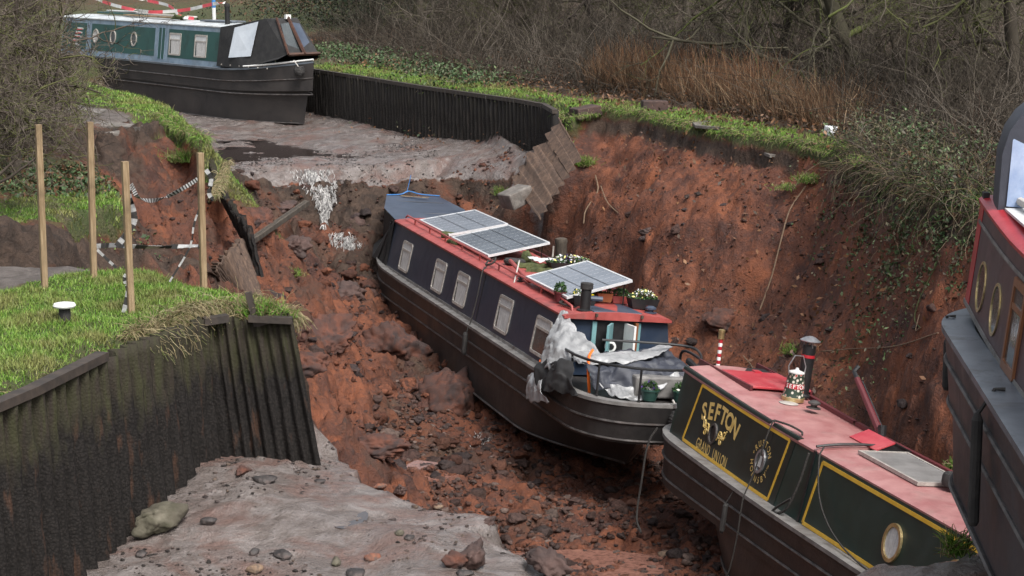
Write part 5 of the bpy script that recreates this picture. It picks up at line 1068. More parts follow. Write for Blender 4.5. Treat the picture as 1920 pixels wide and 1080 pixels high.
for px, py, wp, hp, m, lb, sd in rk:
    P = hit(px, min(py, 1079)); s_ = scl(P); wd, ht = wp/s_, hp/s_*1.15
    m = 'mudstone' if m in ('rubber', 'purple4') else m
    rock('rock' if m not in ('clod', 'clodd') else 'soil_clod', P, (wd, wd*.75, ht*1.25), M[m], lb, 'stone' if m not in ('clod', 'clodd') else 'clod', sd, 4 if m in ('clod', 'clodd') else 3, sd*1.3, sink=.28 if wp < 90 else .2)
bc = [(732, 665, 150, 125, 'biggest red clod left of the navy boat, under its first windows', 31), (838, 765, 150, 135, 'red clod slumped against the navy boat below its middle seam', 32), (610, 640, 120, 80, 'broad red clod left of the biggest one', 33), (480, 420, 70, 50, 'smooth red clod above the fallen beam', 34),
 (655, 425, 60, 40, 'dark clod just right of the waterfall foot', 35), (640, 560, 90, 50, 'dark ragged clod between beam and boat bow', 36), (560, 700, 100, 60, 'crumbled clod near the end of the near wall', 37), (780, 745, 80, 50, 'small clod in the gap below the biggest clod', 38), (545, 470, 80, 50, 'lumpy dark clod under the beam', 39),
 (1225, 445, 46, 26, 'grey clod stuck in the right-hand slope', 40), (1362, 615, 90, 56, 'clod with a dark hollow low on the right-hand slope', 41), (1405, 486, 26, 18, 'small dark rock lodged in the middle of the slope', 42), (700, 850, 120, 50, 'long low clod beside the stream', 43), (530, 395, 60, 30, 'dark clod left of the waterfall', 44)]
for px, py, wp, hp, lb, sd in bc:
    P = hit(px, py); s_ = scl(P); V, Fc = rock_arr(sd, 5, .30, nf=8); wd = wp/s_; V = V*np.array((wd/2, wd*.42, hp/s_*.72)); nn_ = V/np.linalg.norm(V, axis=1)[:, None]
    V = V+nn_*(fbm(V*3.5+sd, 5, .62)*.032*wd)[:, None]; o = npmesh('soil_clod', V, Fc, CLOD if sd not in (35, 36, 40, 42, 44, 39) else CLODD); o.location = P+Vector((0, .25, .02)); tag(o, lb, 'clod', 'large clods of fallen soil')
def slab_at(name, pts, th, m, label, cat, group=None, lift=.03):
    Q = [hit(*p)+Vector((0, 0, lift)) for p in pts]; c = sum(Q, Vector())/len(Q); z = c.z; mb = MB(); Q = [Vector((q.x, q.y, q.z*.5+z*.5))-c for q in Q]
    mb.slab(Q, th); mb2 = MB(); k = len(Q); mb2.add(Q+[q-Vector((0, 0, th)) for q in Q], [tuple(range(k)), tuple(range(k, 2*k))]+[(i, (i+1) % k, (i+1) % k+k, i+k) for i in range(k)]); return one(name, mb2, m, c, label, cat, group)
GP_ = 'broken pieces of towpath'
slab_at('path_slab', [(108, 212), (150, 200), (200, 208), (185, 216), (130, 218)], .10, M['concrete'], 'upper broken slab of towpath left of the far turf strip', 'slab', GP_)
slab_at('path_slab', [(146, 238), (190, 225), (268, 236), (262, 242), (200, 243)], .10, M['concrete'], 'lower long slab of towpath tipping over the red scarp', 'slab', GP_)
slab_at('path_slab', [(190, 252), (225, 244), (224, 256)], .08, M['concrete'], 'small corner of towpath below the long slab', 'slab', GP_)
def blk(name, px, py, wp, hp, dp, m, label, cat, rz=0, ry=0, z=None, gr=None):
    P = hit(px, py) if z is None else Vector(w(px, py, z)); s_ = scl(P); bm_ = MB(); bm_.box((0, 0, 0), (wp/s_, dp, hp/s_), bev=.025); V = np.array(bm_.v)
    mb = MB(); V = V+fbm(V*5+px, 3)[:, None]*.02; mb.add(V.tolist(), bm_.f); return one(name, mb, m, Matrix.Translation(P+Vector((0, .1, hp/s_/2-.03)))@(Rz(rz)@Ry(ry)).to_4x4(), label, cat, gr)
blk('concrete_block', 1228, 208, 48, 22, .3, M['clodd'], 'dark block lying on the right-hand grass bank', 'block', .1, .04)
blk('concrete_block', 1098, 218, 50, 20, .5, M['clodd'], 'dark ragged block on the brink at the end of the far wall', 'block', .4, -.15)
blk('concrete_block', 968, 382, 50, 30, .55, M['concrete'], 'square concrete block in front of the leaning piles', 'block', .5, -.35, z=-1.75)
for q, lb in (([(1350, 262), (1378, 254), (1420, 268), (1398, 272)], 'left piece of grey tarmac slipping off the right-hand rim'), ([(1395, 272), (1425, 268), (1458, 290), (1440, 292)], 'right piece of grey tarmac slipping off the right-hand rim'), ([(1290, 225), (1330, 228), (1345, 240), (1300, 236)], 'flat grey tarmac edge on top of the right-hand bank')):
    Q = [Vector(w(x, y, -.30 if y > 250 else .02)) for x, y in q]; c = sum(Q, Vector())/4; mb = MB(); mb.add([v-c-Vector((-.05, -.12, 0)) for v in Q]+[v-c-Vector((-.05, -.12, .05)) for v in Q], [(0, 1, 2, 3), (4, 5, 6, 7), (0, 1, 5, 4), (1, 2, 6, 5), (2, 3, 7, 6), (3, 0, 4, 7)]); one('tarmac_slab', mb, M['concrete'], c, lb, 'slab')
P = Vector(w(1555, 258, 0)); V, Fc = rock_arr(77, 3, .25, .95); o = npmesh('bag', V*np.array((.16, .13, .17)), Fc, M['bagwhite'], smooth=True); o.location = P+Vector((0, -.05, .12)); tag(o, 'small tied white plastic bag on the grass at the rim', 'bag')
P = Vector(w(1610, 250, 0)); s_ = scl(P); r = empty('broken_fence', P, 'mossy broken fence post with two fallen rails behind the white bag', 'fence')
MB().box((0, 0, .27), (.13, .11, .66), bev=.01).build('post', M['mosswood'], r); MB().box((-.05, -.08, .24), (.50, .05, .08), Ry(math.radians(30))).build('rail', M['oldwood'], r); MB().box((-.20, -.05, .02), (.34, .05, .07), Ry(math.radians(32))).build('rail', M['oldwood'], r)
P = Vector(w(1052, 500, -2.75)); r = empty('mooring_post', P, 'dark wooden post with a chain standing behind the navy boat', 'post')
MB().lathe((0, 0, -.3), [(.12, 0), (.115, .75), (.13, .80), (.12, .86), (.06, .88)], 12).build('post', M['oldwood'], r, True); MB().tube(curve_pts([(-.15, -.05, .42), (-.17, -.06, .2), (-.2, -.1, 0)], 4), .018, 5).build('chain', M['alu'], r)
# ------------------------------------------------------------------ strands: twigs, stems, roots
def strands(base, dirs, length, K, curl, r0, r1, rg, grav=0, sides=3):
    n = len(base); d = dirs/np.linalg.norm(dirs, axis=1)[:, None]; P = [base]; D = [d]
    for k in range(K):
        d = d+rg.normal(size=(n, 3))*curl+np.array([0, 0, -grav]); d /= np.linalg.norm(d, axis=1)[:, None]; P.append(P[-1]+d*(length/K)[:, None]); D.append(d)
    P = np.stack(P, 1); D = np.stack(D, 1); ref = np.where(np.abs(D[..., 2:3]) > .9, [[[1., 0, 0]]], [[[0, 0, 1.]]]); u = np.cross(D, ref); u /= np.linalg.norm(u, axis=-1)[..., None]; v = np.cross(D, u)
    q = np.linspace(0, 1, K+1)[None, :, None]; R = (np.asarray(r0).reshape(-1, 1, 1)*(1-q)+np.asarray(r1).reshape(-1, 1, 1)*q)*np.ones((n, 1, 1))
    V = np.stack([P+R*(u*math.cos(a)+v*math.sin(a)) for a in np.arange(sides)*2*math.pi/sides], 2)
    idx = np.arange(n*(K+1)*sides).reshape(n, K+1, sides); Fc = []
    for s_ in range(sides): Fc.append(np.stack([idx[:, :-1, s_], idx[:, :-1, (s_+1) % sides], idx[:, 1:, (s_+1) % sides], idx[:, 1:, s_]], -1).reshape(-1, 4))
    return P, D, V.reshape(-1, 3), np.concatenate(Fc), (K+1)*sides
def merge(L):
    V = []; Fc = []; C_ = []; b = 0
    for v, f, c in L: V.append(v); Fc.append(f+b); C_.append(c); b += len(v)
    return np.concatenate(V), np.concatenate(Fc), np.concatenate(C_)
BARK = mat_attr('bark_twigs', 'tone', .85, .15)
def tree_mesh(seed, h=6, spread=1.0, low=.15, col=(.060, .052, .042), n=(9, 7, 6, 4), trunk_r=.16, droop=.0):
    rg = np.random.default_rng(seed); out_ = []; tr = []
    P, D, V, Fc, m_ = strands(np.zeros((1, 3)), np.array([[rg.normal()*.15, rg.normal()*.15, 1.]]), np.array([h*.75]), 10, .10, trunk_r, trunk_r*.35, rg, sides=8)
    tr = (V, Fc, np.tile(np.array(col)*.9, (len(V), 1))); par = (P, D); L_par = np.array([h*.75])
    for lv, k in enumerate(n):
        npar = par[0].shape[0]; K0 = par[0].shape[1]; pi_ = np.repeat(np.arange(npar), k); t = rg.uniform(low if lv == 0 else .15, 1, len(pi_))*(K0-1); i0 = np.minimum(t.astype(int), K0-2); fr_ = (t-i0)[:, None]
        b = par[0][pi_, i0]*(1-fr_)+par[0][pi_, i0+1]*fr_; dp = par[1][pi_, i0]; rnd = rg.normal(size=(len(pi_), 3)); 
        if lv == 0: rnd[:, 2] = np.abs(rnd[:, 2])*.3; dr = rnd/np.linalg.norm(rnd, axis=1)[:, None]+dp*.15
        else: dr = dp*.7+rnd*.55
        ln = {0: h*.55*spread, 1: h*.28*spread, 2: h*.14, 3: h*.07}[lv]*rg.uniform(.6, 1.2, len(pi_)); r0 = {0: trunk_r*.38, 1: trunk_r*.15, 2: trunk_r*.055, 3: .0055}[lv]
        P, D, V, Fc, m_ = strands(b, dr, ln, {0: 9, 1: 7, 2: 5, 3: 4}[lv], {0: .24, 1: .26, 2: .28, 3: .3}[lv], r0, max(r0*.3, .003), rg, droop, sides={0: 6, 1: 4, 2: 3, 3: 3}[lv])
        tone = np.repeat(rg.uniform(.6, 1.45, len(pi_)), m_)[:, None]*np.array(col)*(1+.18*lv); moss = np.repeat(rg.random(len(pi_)) < .25, m_)[:, None]; tone = np.where(moss, tone*np.array([.95, 1.2, .6]), tone)
        out_.append((V, Fc, tone)); par = (P, D)
    return tr, merge(out_)
def tree(name, P, meshes, label, cat, group, rz, s=1):
    r = empty(name, Matrix.Translation(P)@Matrix.Rotation(rz, 4, 'Z')@Matrix.Scale(s, 4), label, cat, group)
    for nm, me in zip(('trunk', 'crown'), meshes): o = bpy.data.objects.new(nm, me); COL.objects.link(o); o.parent = r
    return r
def to_me(nm, A): o = npmesh(nm, A[0], A[1], BARK, col=A[2]); me = o.data; bpy.data.objects.remove(o); return me
TM = []
for sd, kw in ((1, dict(h=5.5, n=(14, 8, 6, 4), low=.06, spread=1.15, col=(.075, .064, .050))), (2, dict(h=5, n=(15, 8, 6, 4), low=.05, spread=1.0, col=(.058, .048, .040))), (3, dict(h=6.5, n=(15, 8, 7, 4), low=.08, spread=1.25, col=(.070, .064, .044), trunk_r=.2)), (4, dict(h=3.6, n=(16, 8, 6, 4), low=.02, spread=1.1, col=(.080, .066, .054), trunk_r=.09))):
    a, b = tree_mesh(sd, **kw); TM.append((to_me('trunk', a), to_me('crown', b)))
tl = [(700, 60, 1, 'dark bare thorn tree above the far end of the long wall'), (790, 95, 0, 'bare tree over the brambles, second along the far hedge'), (880, 80, 1, 'spindly bare tree behind the brambles near the middle of the far bank'), (960, 115, 3, 'low twiggy tree above the middle of the far wall'), (1040, 90, 0, 'bare tree behind the start of the reeds'), (1130, 118, 1, 'dense bare tree above the bend of the far wall'),
 (1215, 95, 3, 'low twiggy tree behind the left part of the reeds'), (1290, 130, 0, 'bare tree right behind the middle of the reeds'), (1370, 110, 2, 'wide old tree with heavy limbs above the reeds'), (1460, 160, 1, 'bare tree behind the right end of the reeds'), (1540, 150, 0, 'spreading bare tree above the white bag'), (1640, 190, 2, 'large spreading tree behind the broken fence'), (1730, 160, 1, 'bare tree on the upper right behind the ivy'),
 (1820, 200, 2, 'large bare tree at the right with branches over the slope'), (1900, 230, 0, 'bare tree in the upper right corner'), (1100, 40, 2, 'big tree deep in the wood at the top centre'), (1480, 60, 2, 'big tree deep in the wood at the top right'), (860, 20, 1, 'thin tree deep in the wood at the top, left of centre'), (1700, 80, 0, 'tree deep in the wood at the upper right'), (600, 30, 0, 'bare tree behind the pram cover of the far boat')]
for i, (px, py, k, lb) in enumerate(tl):
    P = Vector(w(px, py, 0)); P.z = float(hz(P.x, P.y))-.1; tree('bare_tree', P, TM[k], lb, 'tree', 'bare trees of the far wood', i*2.1, 1.0+.12*((i*7) % 3-1))
# heavy crooked limb reaching in from the right
for px, py, lb, rz, k, s_ in ((30, 330, 'tangled bare bush at the upper left edge beside the towpath', 1.0, 3, 1.0), (-60, 280, 'dense dark bush cut by the left edge of the picture', 2.2, 3, 1.25), (70, 268, 'thorny bush by the broken path slabs', 4.0, 3, .85), (20, 210, 'dark bush behind the thorny one in the upper left', 5.0, 1, .9), (-20, 400, 'low scrub at the left edge above the sunken grass', .3, 3, .7)):
    P = Vector(w(px, py, .1)); tree('bare_bush', P, TM[k], lb, 'bush', 'bare bushes on the left bank', rz, s_)
# thicket of thin stems under the trees
def along(poly, n, rg, off0, off1):
    P = np.array(poly)[:, :2]; d = np.r_[0, np.cumsum(np.linalg.norm(np.diff(P, axis=0), axis=1))]; t = rg.uniform(0, d[-1], n); xy = np.stack([np.interp(t, d, P[:, k]) for k in (0, 1)], 1)
    o = rg.uniform(off0, off1, n)[:, None]; return xy+o*np.array([.62, .78]), t/d[-1]
def thicket(name, label, cat, poly, n, o0, o1, hmin, hmax, cols, K=6, curl=.16, rad=(.004, .010), lean=.35, grav=.03, seed=0, m=BARK, kind='stuff'):
    rg = np.random.default_rng(seed); xy, t = along(poly, n, rg, o0, o1); b = np.c_[xy, hz(xy[:, 0], xy[:, 1])-.05]; d = np.c_[rg.normal(size=(n, 2))*lean, np.ones(n)]
    L = rg.uniform(hmin, hmax, n)*rg.uniform(.6, 1, n); _, _, V, Fc, m_ = strands(b, d, L, K, curl, rg.uniform(*rad, n), .003, rg, grav)
    c = np.array(cols)[rg.integers(0, len(cols), n)]*rg.uniform(.6, 1.3, (n, 1)); o = npmesh(name, V, Fc, m, col=np.repeat(c, m_, 0)); return tag(o, label, cat, kind=kind)
BR = [(.048, .040, .031), (.070, .058, .045), (.10, .085, .067), (.036, .029, .023), (.14, .12, .10)]
thicket('woodland_thicket', None, None, hedge, 16000, .8, 9, 1.0, 3.4, BR, K=8, curl=.22, grav=.05, lean=.6, seed=1)
thicket('brambles', None, None, hedge, 6500, .15, 1.6, .5, 1.5, BR+[(.085, .05, .035)], K=7, curl=.25, grav=.12, lean=.7, seed=2)
rd = [w(1090, 172, 0), w(1200, 186, 0), w(1300, 203, 0), w(1400, 222, 0), w(1500, 242, 0), w(1570, 258, 0)]
thicket('dead_reeds', None, None, rd, 4600, .1, 1.6, .45, 1.35, [(.15, .085, .050), (.12, .070, .042), (.20, .125, .075), (.09, .060, .040), (.27, .19, .12)], K=6, curl=.14, grav=.035, lean=.22, rad=(.006, .012), seed=3)
thicket('dead_reeds', None, None, rd[:4], 1800, .3, 2.0, .6, 1.6, [(.17, .085, .045), (.12, .06, .035), (.22, .13, .075)], K=5, curl=.10, grav=.02, lean=.2, seed=4)
lb_ = [w(20, 318, 0), w(80, 330, 0), w(110, 290, 0), w(130, 250, 0), w(100, 210, 0), w(60, 170, 0)]
thicket('scrub', None, None, [(p[0]-1.0, p[1], 0) for p in lb_], 3500, -1.2, .6, .6, 2.6, BR, K=8, curl=.22, grav=.04, lean=.6, seed=5)
# leafy ground cover: small leaves heaped over the ground
def leafcover(name, pts, n, size, hgt, cols, seed, spread, m=LEAF):
    rg = np.random.default_rng(seed); c = np.array([[*p[:2]] for p in pts]); k = rg.integers(0, len(c), n); xy = c[k]+rg.normal(size=(n, 2))*spread; z = hz(xy[:, 0], xy[:, 1])+rg.uniform(0, 1, n)**1.5*hgt*(1+fbm(np.c_[xy*2.5, np.zeros(n)], 2)*.8)
    ctr = np.c_[xy, z]; a = rg.normal(size=(n, 3)); a /= np.linalg.norm(a, axis=1)[:, None]; b = rg.normal(size=(n, 3)); b -= a*(a*b).sum(1)[:, None]; b /= np.linalg.norm(b, axis=1)[:, None]; L = (size*rg.uniform(.5, 1.3, n))[:, None]
    V = np.stack([ctr-a*L, ctr-b*L*.5, ctr+a*L, ctr+b*L*.5], 1).reshape(-1, 3); Fc = np.arange(n*4).reshape(n, 4); cc = np.array(cols)[rg.integers(0, len(cols), n)]*rg.uniform(.6, 1.35, (n, 1))
    return tag(npmesh(name, V, Fc, m, col=np.repeat(cc, 4, 0)), kind='stuff')
GL = [(.045, .085, .03), (.07, .12, .045), (.03, .06, .022), (.11, .15, .07), (.08, .07, .04), (.06, .05, .03)]
leafcover('ground_ivy', [w(x, y, 0) for x, y in ((640, 108), (700, 120), (760, 128), (830, 143), (900, 158), (600, 100))], 9000, .05, .35, GL, 1, .7)
leafcover('ground_ivy', [w(x, y, 0) for x, y in ((1640, 268), (1680, 275), (1740, 300), (1700, 300), (1800, 320), (1650, 290))]+[w(1690, 345, 0), w(1740, 360, 0)], 8000, .036, .5, GL+[(.10, .085, .05)]*2, 2, .5)
leafcover('ground_ivy', [w(x, y, 0) for x, y in ((20, 360), (80, 350), (150, 350), (40, 330), (110, 325))], 5000, .045, .18, GL+[(.12, .06, .03)]*2, 3, .5)
leafcover('leaf_litter', [w(x, y, 0) for x, y in ((600, 85), (800, 125), (1000, 160), (1200, 190), (1400, 225), (1600, 265), (1750, 300), (1850, 330))], 9000, .05, .25, [(.14, .065, .03), (.10, .05, .03), (.19, .10, .05), (.06, .04, .028)], 4, 1.6)
leafcover('evergreen_scrub', [tuple(w(x, y, 0)[:2]) for x, y in ((640, 40), (700, 40), (760, 60), (680, 60))], 26000, .07, 3.2, [(.012, .022, .010), (.018, .03, .013), (.03, .042, .018)], 5, 1.6)
leafcover('evergreen_scrub', [tuple(w(x, y, 0)[:2]) for x, y in ((420, 10), (520, 30), (580, 50), (300, -10), (150, -20))], 22000, .08, 2.4, [(.015, .022, .011), (.05, .03, .02), (.03, .038, .018), (.09, .045, .025)], 6, 2.2)
# roots and bindweed hanging over the right-hand rim
rg = np.random.default_rng(11); rp = np.array([w(x, y, 0) for x, y in ((1600, 285), (1660, 322), (1720, 345), (1780, 368), (1850, 385))]+[(6.85, 25, 0)])
xy, t = along(rp, 340, rg, -.12, .15); b = np.c_[xy, hz(xy[:, 0]+.1, xy[:, 1]+.1)]; d = np.c_[-np.abs(rg.normal(size=340))*.6, -np.abs(rg.normal(size=340))*.6, rg.uniform(-.6, .7, 340)]
_, _, V, Fc, m_ = strands(b, d, rg.uniform(.3, 1.6, 340), 10, .32, rg.uniform(.003, .008, 340), .003, rg, .22); c = np.array([(.11, .085, .06), (.20, .165, .11), (.06, .045, .03), (.05, .075, .025)])[rg.integers(0, 4, 340)]
tag(npmesh('hanging_roots', V, Fc, BARK, col=np.repeat(c, m_, 0)), kind='stuff')
leafcover('hanging_ivy', [tuple(p[:2]+np.array([-.12, -.12])) for p in rp[1:5]], 3500, .04, .1, GL+[(.08, .06, .04)], 12, .22)
def rootline(P, r_, label, m='rope_pale'):
    Q = [hit(*p)+Vector((-.02, -.06, .02)) for p in P]; return one('root', MB().tube(curve_pts(Q, 5), r_, 5), M[m], I4, label, 'root', 'bare roots on the slope')
M['root'] = mat('pale_root', (.14, .095, .06), (.22, .15, .10), .85, 20, bmp=.3)
rootline([(1512, 350), (1482, 395), (1466, 450), (1448, 520), (1426, 582)], .013, 'longest pale root curving down the middle of the red slope', 'root')
rootline([(1118, 330), (1122, 360), (1100, 395), (1096, 420)], .016, 'root beside the sunken grass tuft left of the slope', 'root')
rootline([(1128, 350), (1140, 380), (1160, 400)], .012, 'short branching root near the sunken tuft', 'root')
rootline([(1725, 590), (1718, 620), (1727, 615)], .010, 'thin curled root low on the right of the slope', 'root')
rootline([(1765, 480), (1740, 530), (1722, 570), (1716, 600), (1726, 616)], .009, 'greenish tendril hanging above the lettered boat', 'mosswood')
rootline([(1395, 668), (1412, 690), (1410, 716)], .010, 'forked pale twig sticking out behind the red hatch', 'root')
rootline([(1540, 660), (1600, 655), (1680, 650), (1760, 625)], .009, 'long thin twig lying along the foot of the slope', 'root')
# ------------------------------------------------------------------ grass
GRASS = mat_attr('grass_blade', 'tone', .55, .35)
def grass(name, x0, x1, y0, y1, dens, wd, h0, h1, seed, cols, thr=.55, poly=None, lean=.45):
    rg = np.random.default_rng(seed); n = int((x1-x0)*(y1-y0)*dens); x = rg.uniform(x0, x1, n); y = rg.uniform(y0, y1, n); tt = tw(x, y); k = (tt[:, G_]+.25*fbm(np.c_[x*2.2, y*2.2, 0*x], 3) > thr) 
    if poly is not None: k &= poly(x, y)
    x, y = x[k], y[k]; n = len(x); z = hz(x, y)-.01; patch = fbm(np.c_[x*1.1, y*1.1, 0*x+3], 3); h = rg.uniform(h0, h1, n)*(1+.5*patch); a = rg.uniform(0, 2*math.pi, n); u = np.c_[np.cos(a), np.sin(a), 0*a]*wd/2
    l = rg.normal(size=(n, 3))*lean; l[:, 2] = 1; l /= np.linalg.norm(l, axis=1)[:, None]; b = np.c_[x, y, z]; m1 = b+l*(h*.55)[:, None]; l2 = l+rg.normal(size=(n, 3))*.35; l2[:, 2] -= .25; t_ = m1+l2*(h*.5)[:, None]
    V = np.stack([b-u, b+u, m1+u*.8, t_, m1-u*.8], 1).reshape(-1, 3); i5 = np.arange(n)[:, None]*5; Fc = np.concatenate([i5+np.array([[0, 1, 2, 4]]), i5+np.array([[4, 2, 3, 3]])])
    c = np.array(cols)[rg.integers(0, len(cols), n)]; dry = np.clip((patch+.08)*1.4, 0, .75)[:, None]; c = c*(1-dry)+np.array([.19, .17, .065])*dry; c = c*rg.uniform(.75, 1.25, (n, 1))
    F3 = np.concatenate([i5+np.array([[0, 1, 2]]), i5+np.array([[0, 2, 4]]), i5+np.array([[4, 2, 3]])])
    return tag(npmesh(name, V, F3, GRASS, col=np.repeat(c, 5, 0)), kind='stuff')
GC = [(.10, .21, .024), (.14, .27, .034), (.075, .16, .022), (.20, .30, .055), (.16, .21, .055)]
grass('grass', -6.6, -1.9, 12.5, 22.3, 4200, .009, .03, .085, 1, GC, .5)
grass('grass', -9.5, -4.6, 23, 32, 1500, .012, .03, .08, 2, [tuple(np.array(c)*.75) for c in GC], .5)
grass('grass', -14, -4.8, 36, 58, 620, .020, .04, .11, 3, GC, .45)
grass('grass', -6, 7.8, 27, 60, 760, .017, .04, .11, 4, GC, .42)
DRY = [(.30, .24, .13), (.24, .19, .10), (.36, .31, .18), (.14, .16, .05)]
def fringe(name, poly, n, L0, L1, seed, cols=DRY, wd=.004, out_=(.3, -.8), grav=.35):
    rg = np.random.default_rng(seed); xy, t = along(poly, n, rg, -.10, .10); b = np.c_[xy, hz(xy[:, 0], xy[:, 1]+.12)+.02]; b[:, 2] = np.maximum(b[:, 2], -.1)
    d = np.c_[rg.normal(size=n)*.5+out_[0], rg.normal(size=n)*.4+out_[1], rg.uniform(.0, .9, n)]; _, _, V, Fc, m_ = strands(b, d, rg.uniform(L0, L1, n), 5, .30, wd, .002, rg, grav); c = np.array(cols)[rg.integers(0, len(cols), n)]*rg.uniform(.6, 1.2, (n, 1))
    return tag(npmesh(name, V, Fc, GRASS, col=np.repeat(c, m_, 0)), kind='stuff')
fringe('dry_grass', [(-4.5, 14.2), (-3.98, 16), (-3.6, 17.8)], 1400, .06, .2, 21, GC+DRY[:1])
fringe('dry_grass', [(-3.5, 18.2), (-3.15, 19.2), (-2.9, 19.4), (-2.6, 19.45)], 3200, .10, .42, 22)
fringe('dry_grass', [(-2.6, 19.45), (-2.15, 19.45)], 1500, .08, .26, 23)
fringe('dry_grass', [p[:2] for p in wallT[3:]], 3500, .08, .22, 24, DRY+GC, wd=.007)
thicket('rim_scrub', None, None, [w(x, y, 0) for x, y in ((1590, 280), (1660, 318), (1720, 343), (1780, 366), (1850, 385))], 2600, -.15, 1.2, .3, 1.3, BR+[(.14, .12, .06), (.06, .08, .03), (.16, .12, .08)], K=8, curl=.30, grav=.14, lean=.9, seed=8)
fringe('dry_grass', [p[:2] for p in rr_[:7]], 2200, .06, .2, 25, DRY+GC+[(.07, .05, .035)], wd=.006, out_=(-.3, -.3))
fringe('dry_grass', [w(300, 205, 0)[:2], w(345, 235, 0)[:2], w(385, 270, -.2)[:2]], 1600, .10, .35, 26, DRY+GC*2, wd=.008)
fringe('dry_grass', [w(430, 420, -1.2)[:2], w(405, 505, -1.2)[:2]], 500, .08, .2, 27, DRY, wd=.006)
def tuft(px, py, n, L, label, seed, sx=.2, flat=0, z=None):
    P = hit(px, py) if z is None else Vector(w(px, py, z)); rg = np.random.default_rng(seed); b = np.c_[rg.normal(size=n)*sx, rg.normal(size=n)*sx*.5, rg.uniform(-.05, .05, n)]; d = np.c_[rg.normal(size=n)*.5, rg.normal(size=n)*.5, np.ones(n)]
    _, _, V, Fc, m_ = strands(b, d, rg.uniform(.4, 1, n)*L, 4, .15, .006, .002, rg, .15); c = np.array(GC+DRY[:2])[rg.integers(0, 7, n)]*rg.uniform(.6, 1.2, (n, 1)); o = npmesh('grass_tuft', V, Fc, GRASS, col=np.repeat(c, m_, 0)); o.location = P+Vector((0, -.05, 0)); return tag(o, label, 'grass tuft', 'grass tufts fallen into the hole')
tuft(1096, 308, 500, .22, 'round green tuft in the dark hollow beside the leaning piles', 1, .11)
tuft(1522, 338, 500, .16, 'slip of turf sliding down the slope below the white bag', 2, .14); tuft(1480, 352, 260, .10, 'narrow mossy turf strip at the lower end of the slipped turf', 3, .16)
tuft(938, 362, 160, .2, 'small bright tuft above the concrete block', 4, .06); tuft(1790, 1030, 200, .22, 'bright tuft beside the porthole of the lettered boat', 5, .05, z=-1.12); tuft(1792, 880, 160, .18, 'small tuft at the right end of the red roof', 6, .07)
tuft(500, 590, 420, .2, 'dry tuft on top of the broken end of the near wall', 7, .12, z=-.05); tuft(350, 300, 600, .3, 'clump of turf on the tip of the far left strip', 8, .2); tuft(1640, 305, 500, .2, 'yellow-green tuft on the edge of the right-hand rim', 9, .2)
tuft(1490, 660, 160, .2, 'leafy green tuft behind the black chimney', 10, .1); tuft(550, 515, 120, .16, 'sparse tuft on the dark clods by the leaning piles', 12, .12)
# ------------------------------------------------------------------ rubble
def rubble(name, n, region, smin, smax, seed, cols, sub=1, pw=3.0, wt=S_):
    rg = np.random.default_rng(seed); base = [rock_arr(100+seed*7+k, sub, .42) for k in range(8)]; L = []; px = rg.uniform(region[0], region[1], n*3); py = rg.uniform(region[2], region[3], n*3)
    Vs = []; Fs = []; Cs = []; b = 0; cnt = 0
    # scatter over the ground itself, in metres
    x = rg.uniform(region[0], region[1], n*4); y = rg.uniform(region[2], region[3], n*4); ok = (tw(x, y)[:, wt]+(tw(x, y)[:, M_]+tw(x, y)[:, D_] if wt == S_ else 0) > .5) & (hz(x, y) < region[4]) & (hz(x, y) > region[5]) & (fbm(np.c_[x*.9, y*.9, 0*x+seed], 3) > region[6]); x, y = x[ok][:n], y[ok][:n]; z = hz(x, y)
    for i in range(len(x)):
        V, Fc = base[i % 8]; s_ = smin+(smax-smin)*rg.random()**pw; a = rg.uniform(0, 6.28); c, q = math.cos(a), math.sin(a); W_ = V*np.array([1, .8, .8])*s_*.5; Vs.append(np.stack([W_[:, 0]*c-W_[:, 1]*q+x[i], W_[:, 0]*q+W_[:, 1]*c+y[i], W_[:, 2]+z[i]+s_*.02], 1)); Fs.append(Fc+b); b += len(V); Cs.append(np.tile(np.array(cols[rg.integers(len(cols))])*rg.uniform(.6, 1.3), (len(V), 1)))
    return tag(npmesh(name, np.concatenate(Vs), np.concatenate(Fs), RUB, col=np.concatenate(Cs)), kind='stuff')
def rub_mat():
    m = bpy.data.materials.new('rubble'); n = nodes(m); bs = N(n, 'ShaderNodeBsdfPrincipled'); bs.inputs['Roughness'].default_value = .75; bs.inputs['Specular IOR Level'].default_value = .3
    a = N(n, 'ShaderNodeAttribute', attribute_name='tone'); f, h = noise_fac(n, 12); dk = N(n, 'ShaderNodeVectorMath', operation='SCALE'); n.links.new(a.outputs['Color'], dk.inputs[0]); dk.inputs['Scale'].default_value = .45
    n.links.new(mixc(n, f, a.outputs['Color'], dk.outputs[0]), bs.inputs['Base Color']); n.links.new(bump(n, h, 1, .06), bs.inputs['Normal']); out(n, bs); return m
RUB = rub_mat()
SO = [(.09, .038, .026), (.13, .048, .028), (.070, .038, .031), (.055, .038, .036), (.17, .062, .034), (.08, .048, .040)]
SG = [(.085, .052, .044), (.105, .060, .048), (.070, .048, .043), (.13, .062, .044), (.15, .105, .088), (.16, .070, .045)]
rubble('rubble', 14000, (-2.5, 5.5, 24.5, 35, -3.9, -6, -.6), .035, .17, 1, SG, pw=3.2)
rubble('rubble', 600, (-2.5, 5.0, 25, 35, -3.9, -6, -.9), .14, .36, 2, SG+SO, sub=3, pw=2.5)
rubble('rubble', 8000, (-7, 0, 28, 46, -1.0, -6, -.5), .03, .15, 3, SO, pw=3.5)
rubble('rubble', 300, (-7, -.5, 29, 46, -1.4, -6, -.2), .16, .55, 4, SO, sub=3, pw=3)
rubble('rubble', 6000, (.5, 7, 24, 42, -.5, -6, -.1), .02, .10, 5, SO, pw=4)
rubble('rubble', 80, (.5, 7, 24, 42, -.9, -4, .0), .12, .34, 6, SO[2:4]+[(.05, .035, .03)], sub=3, pw=2)
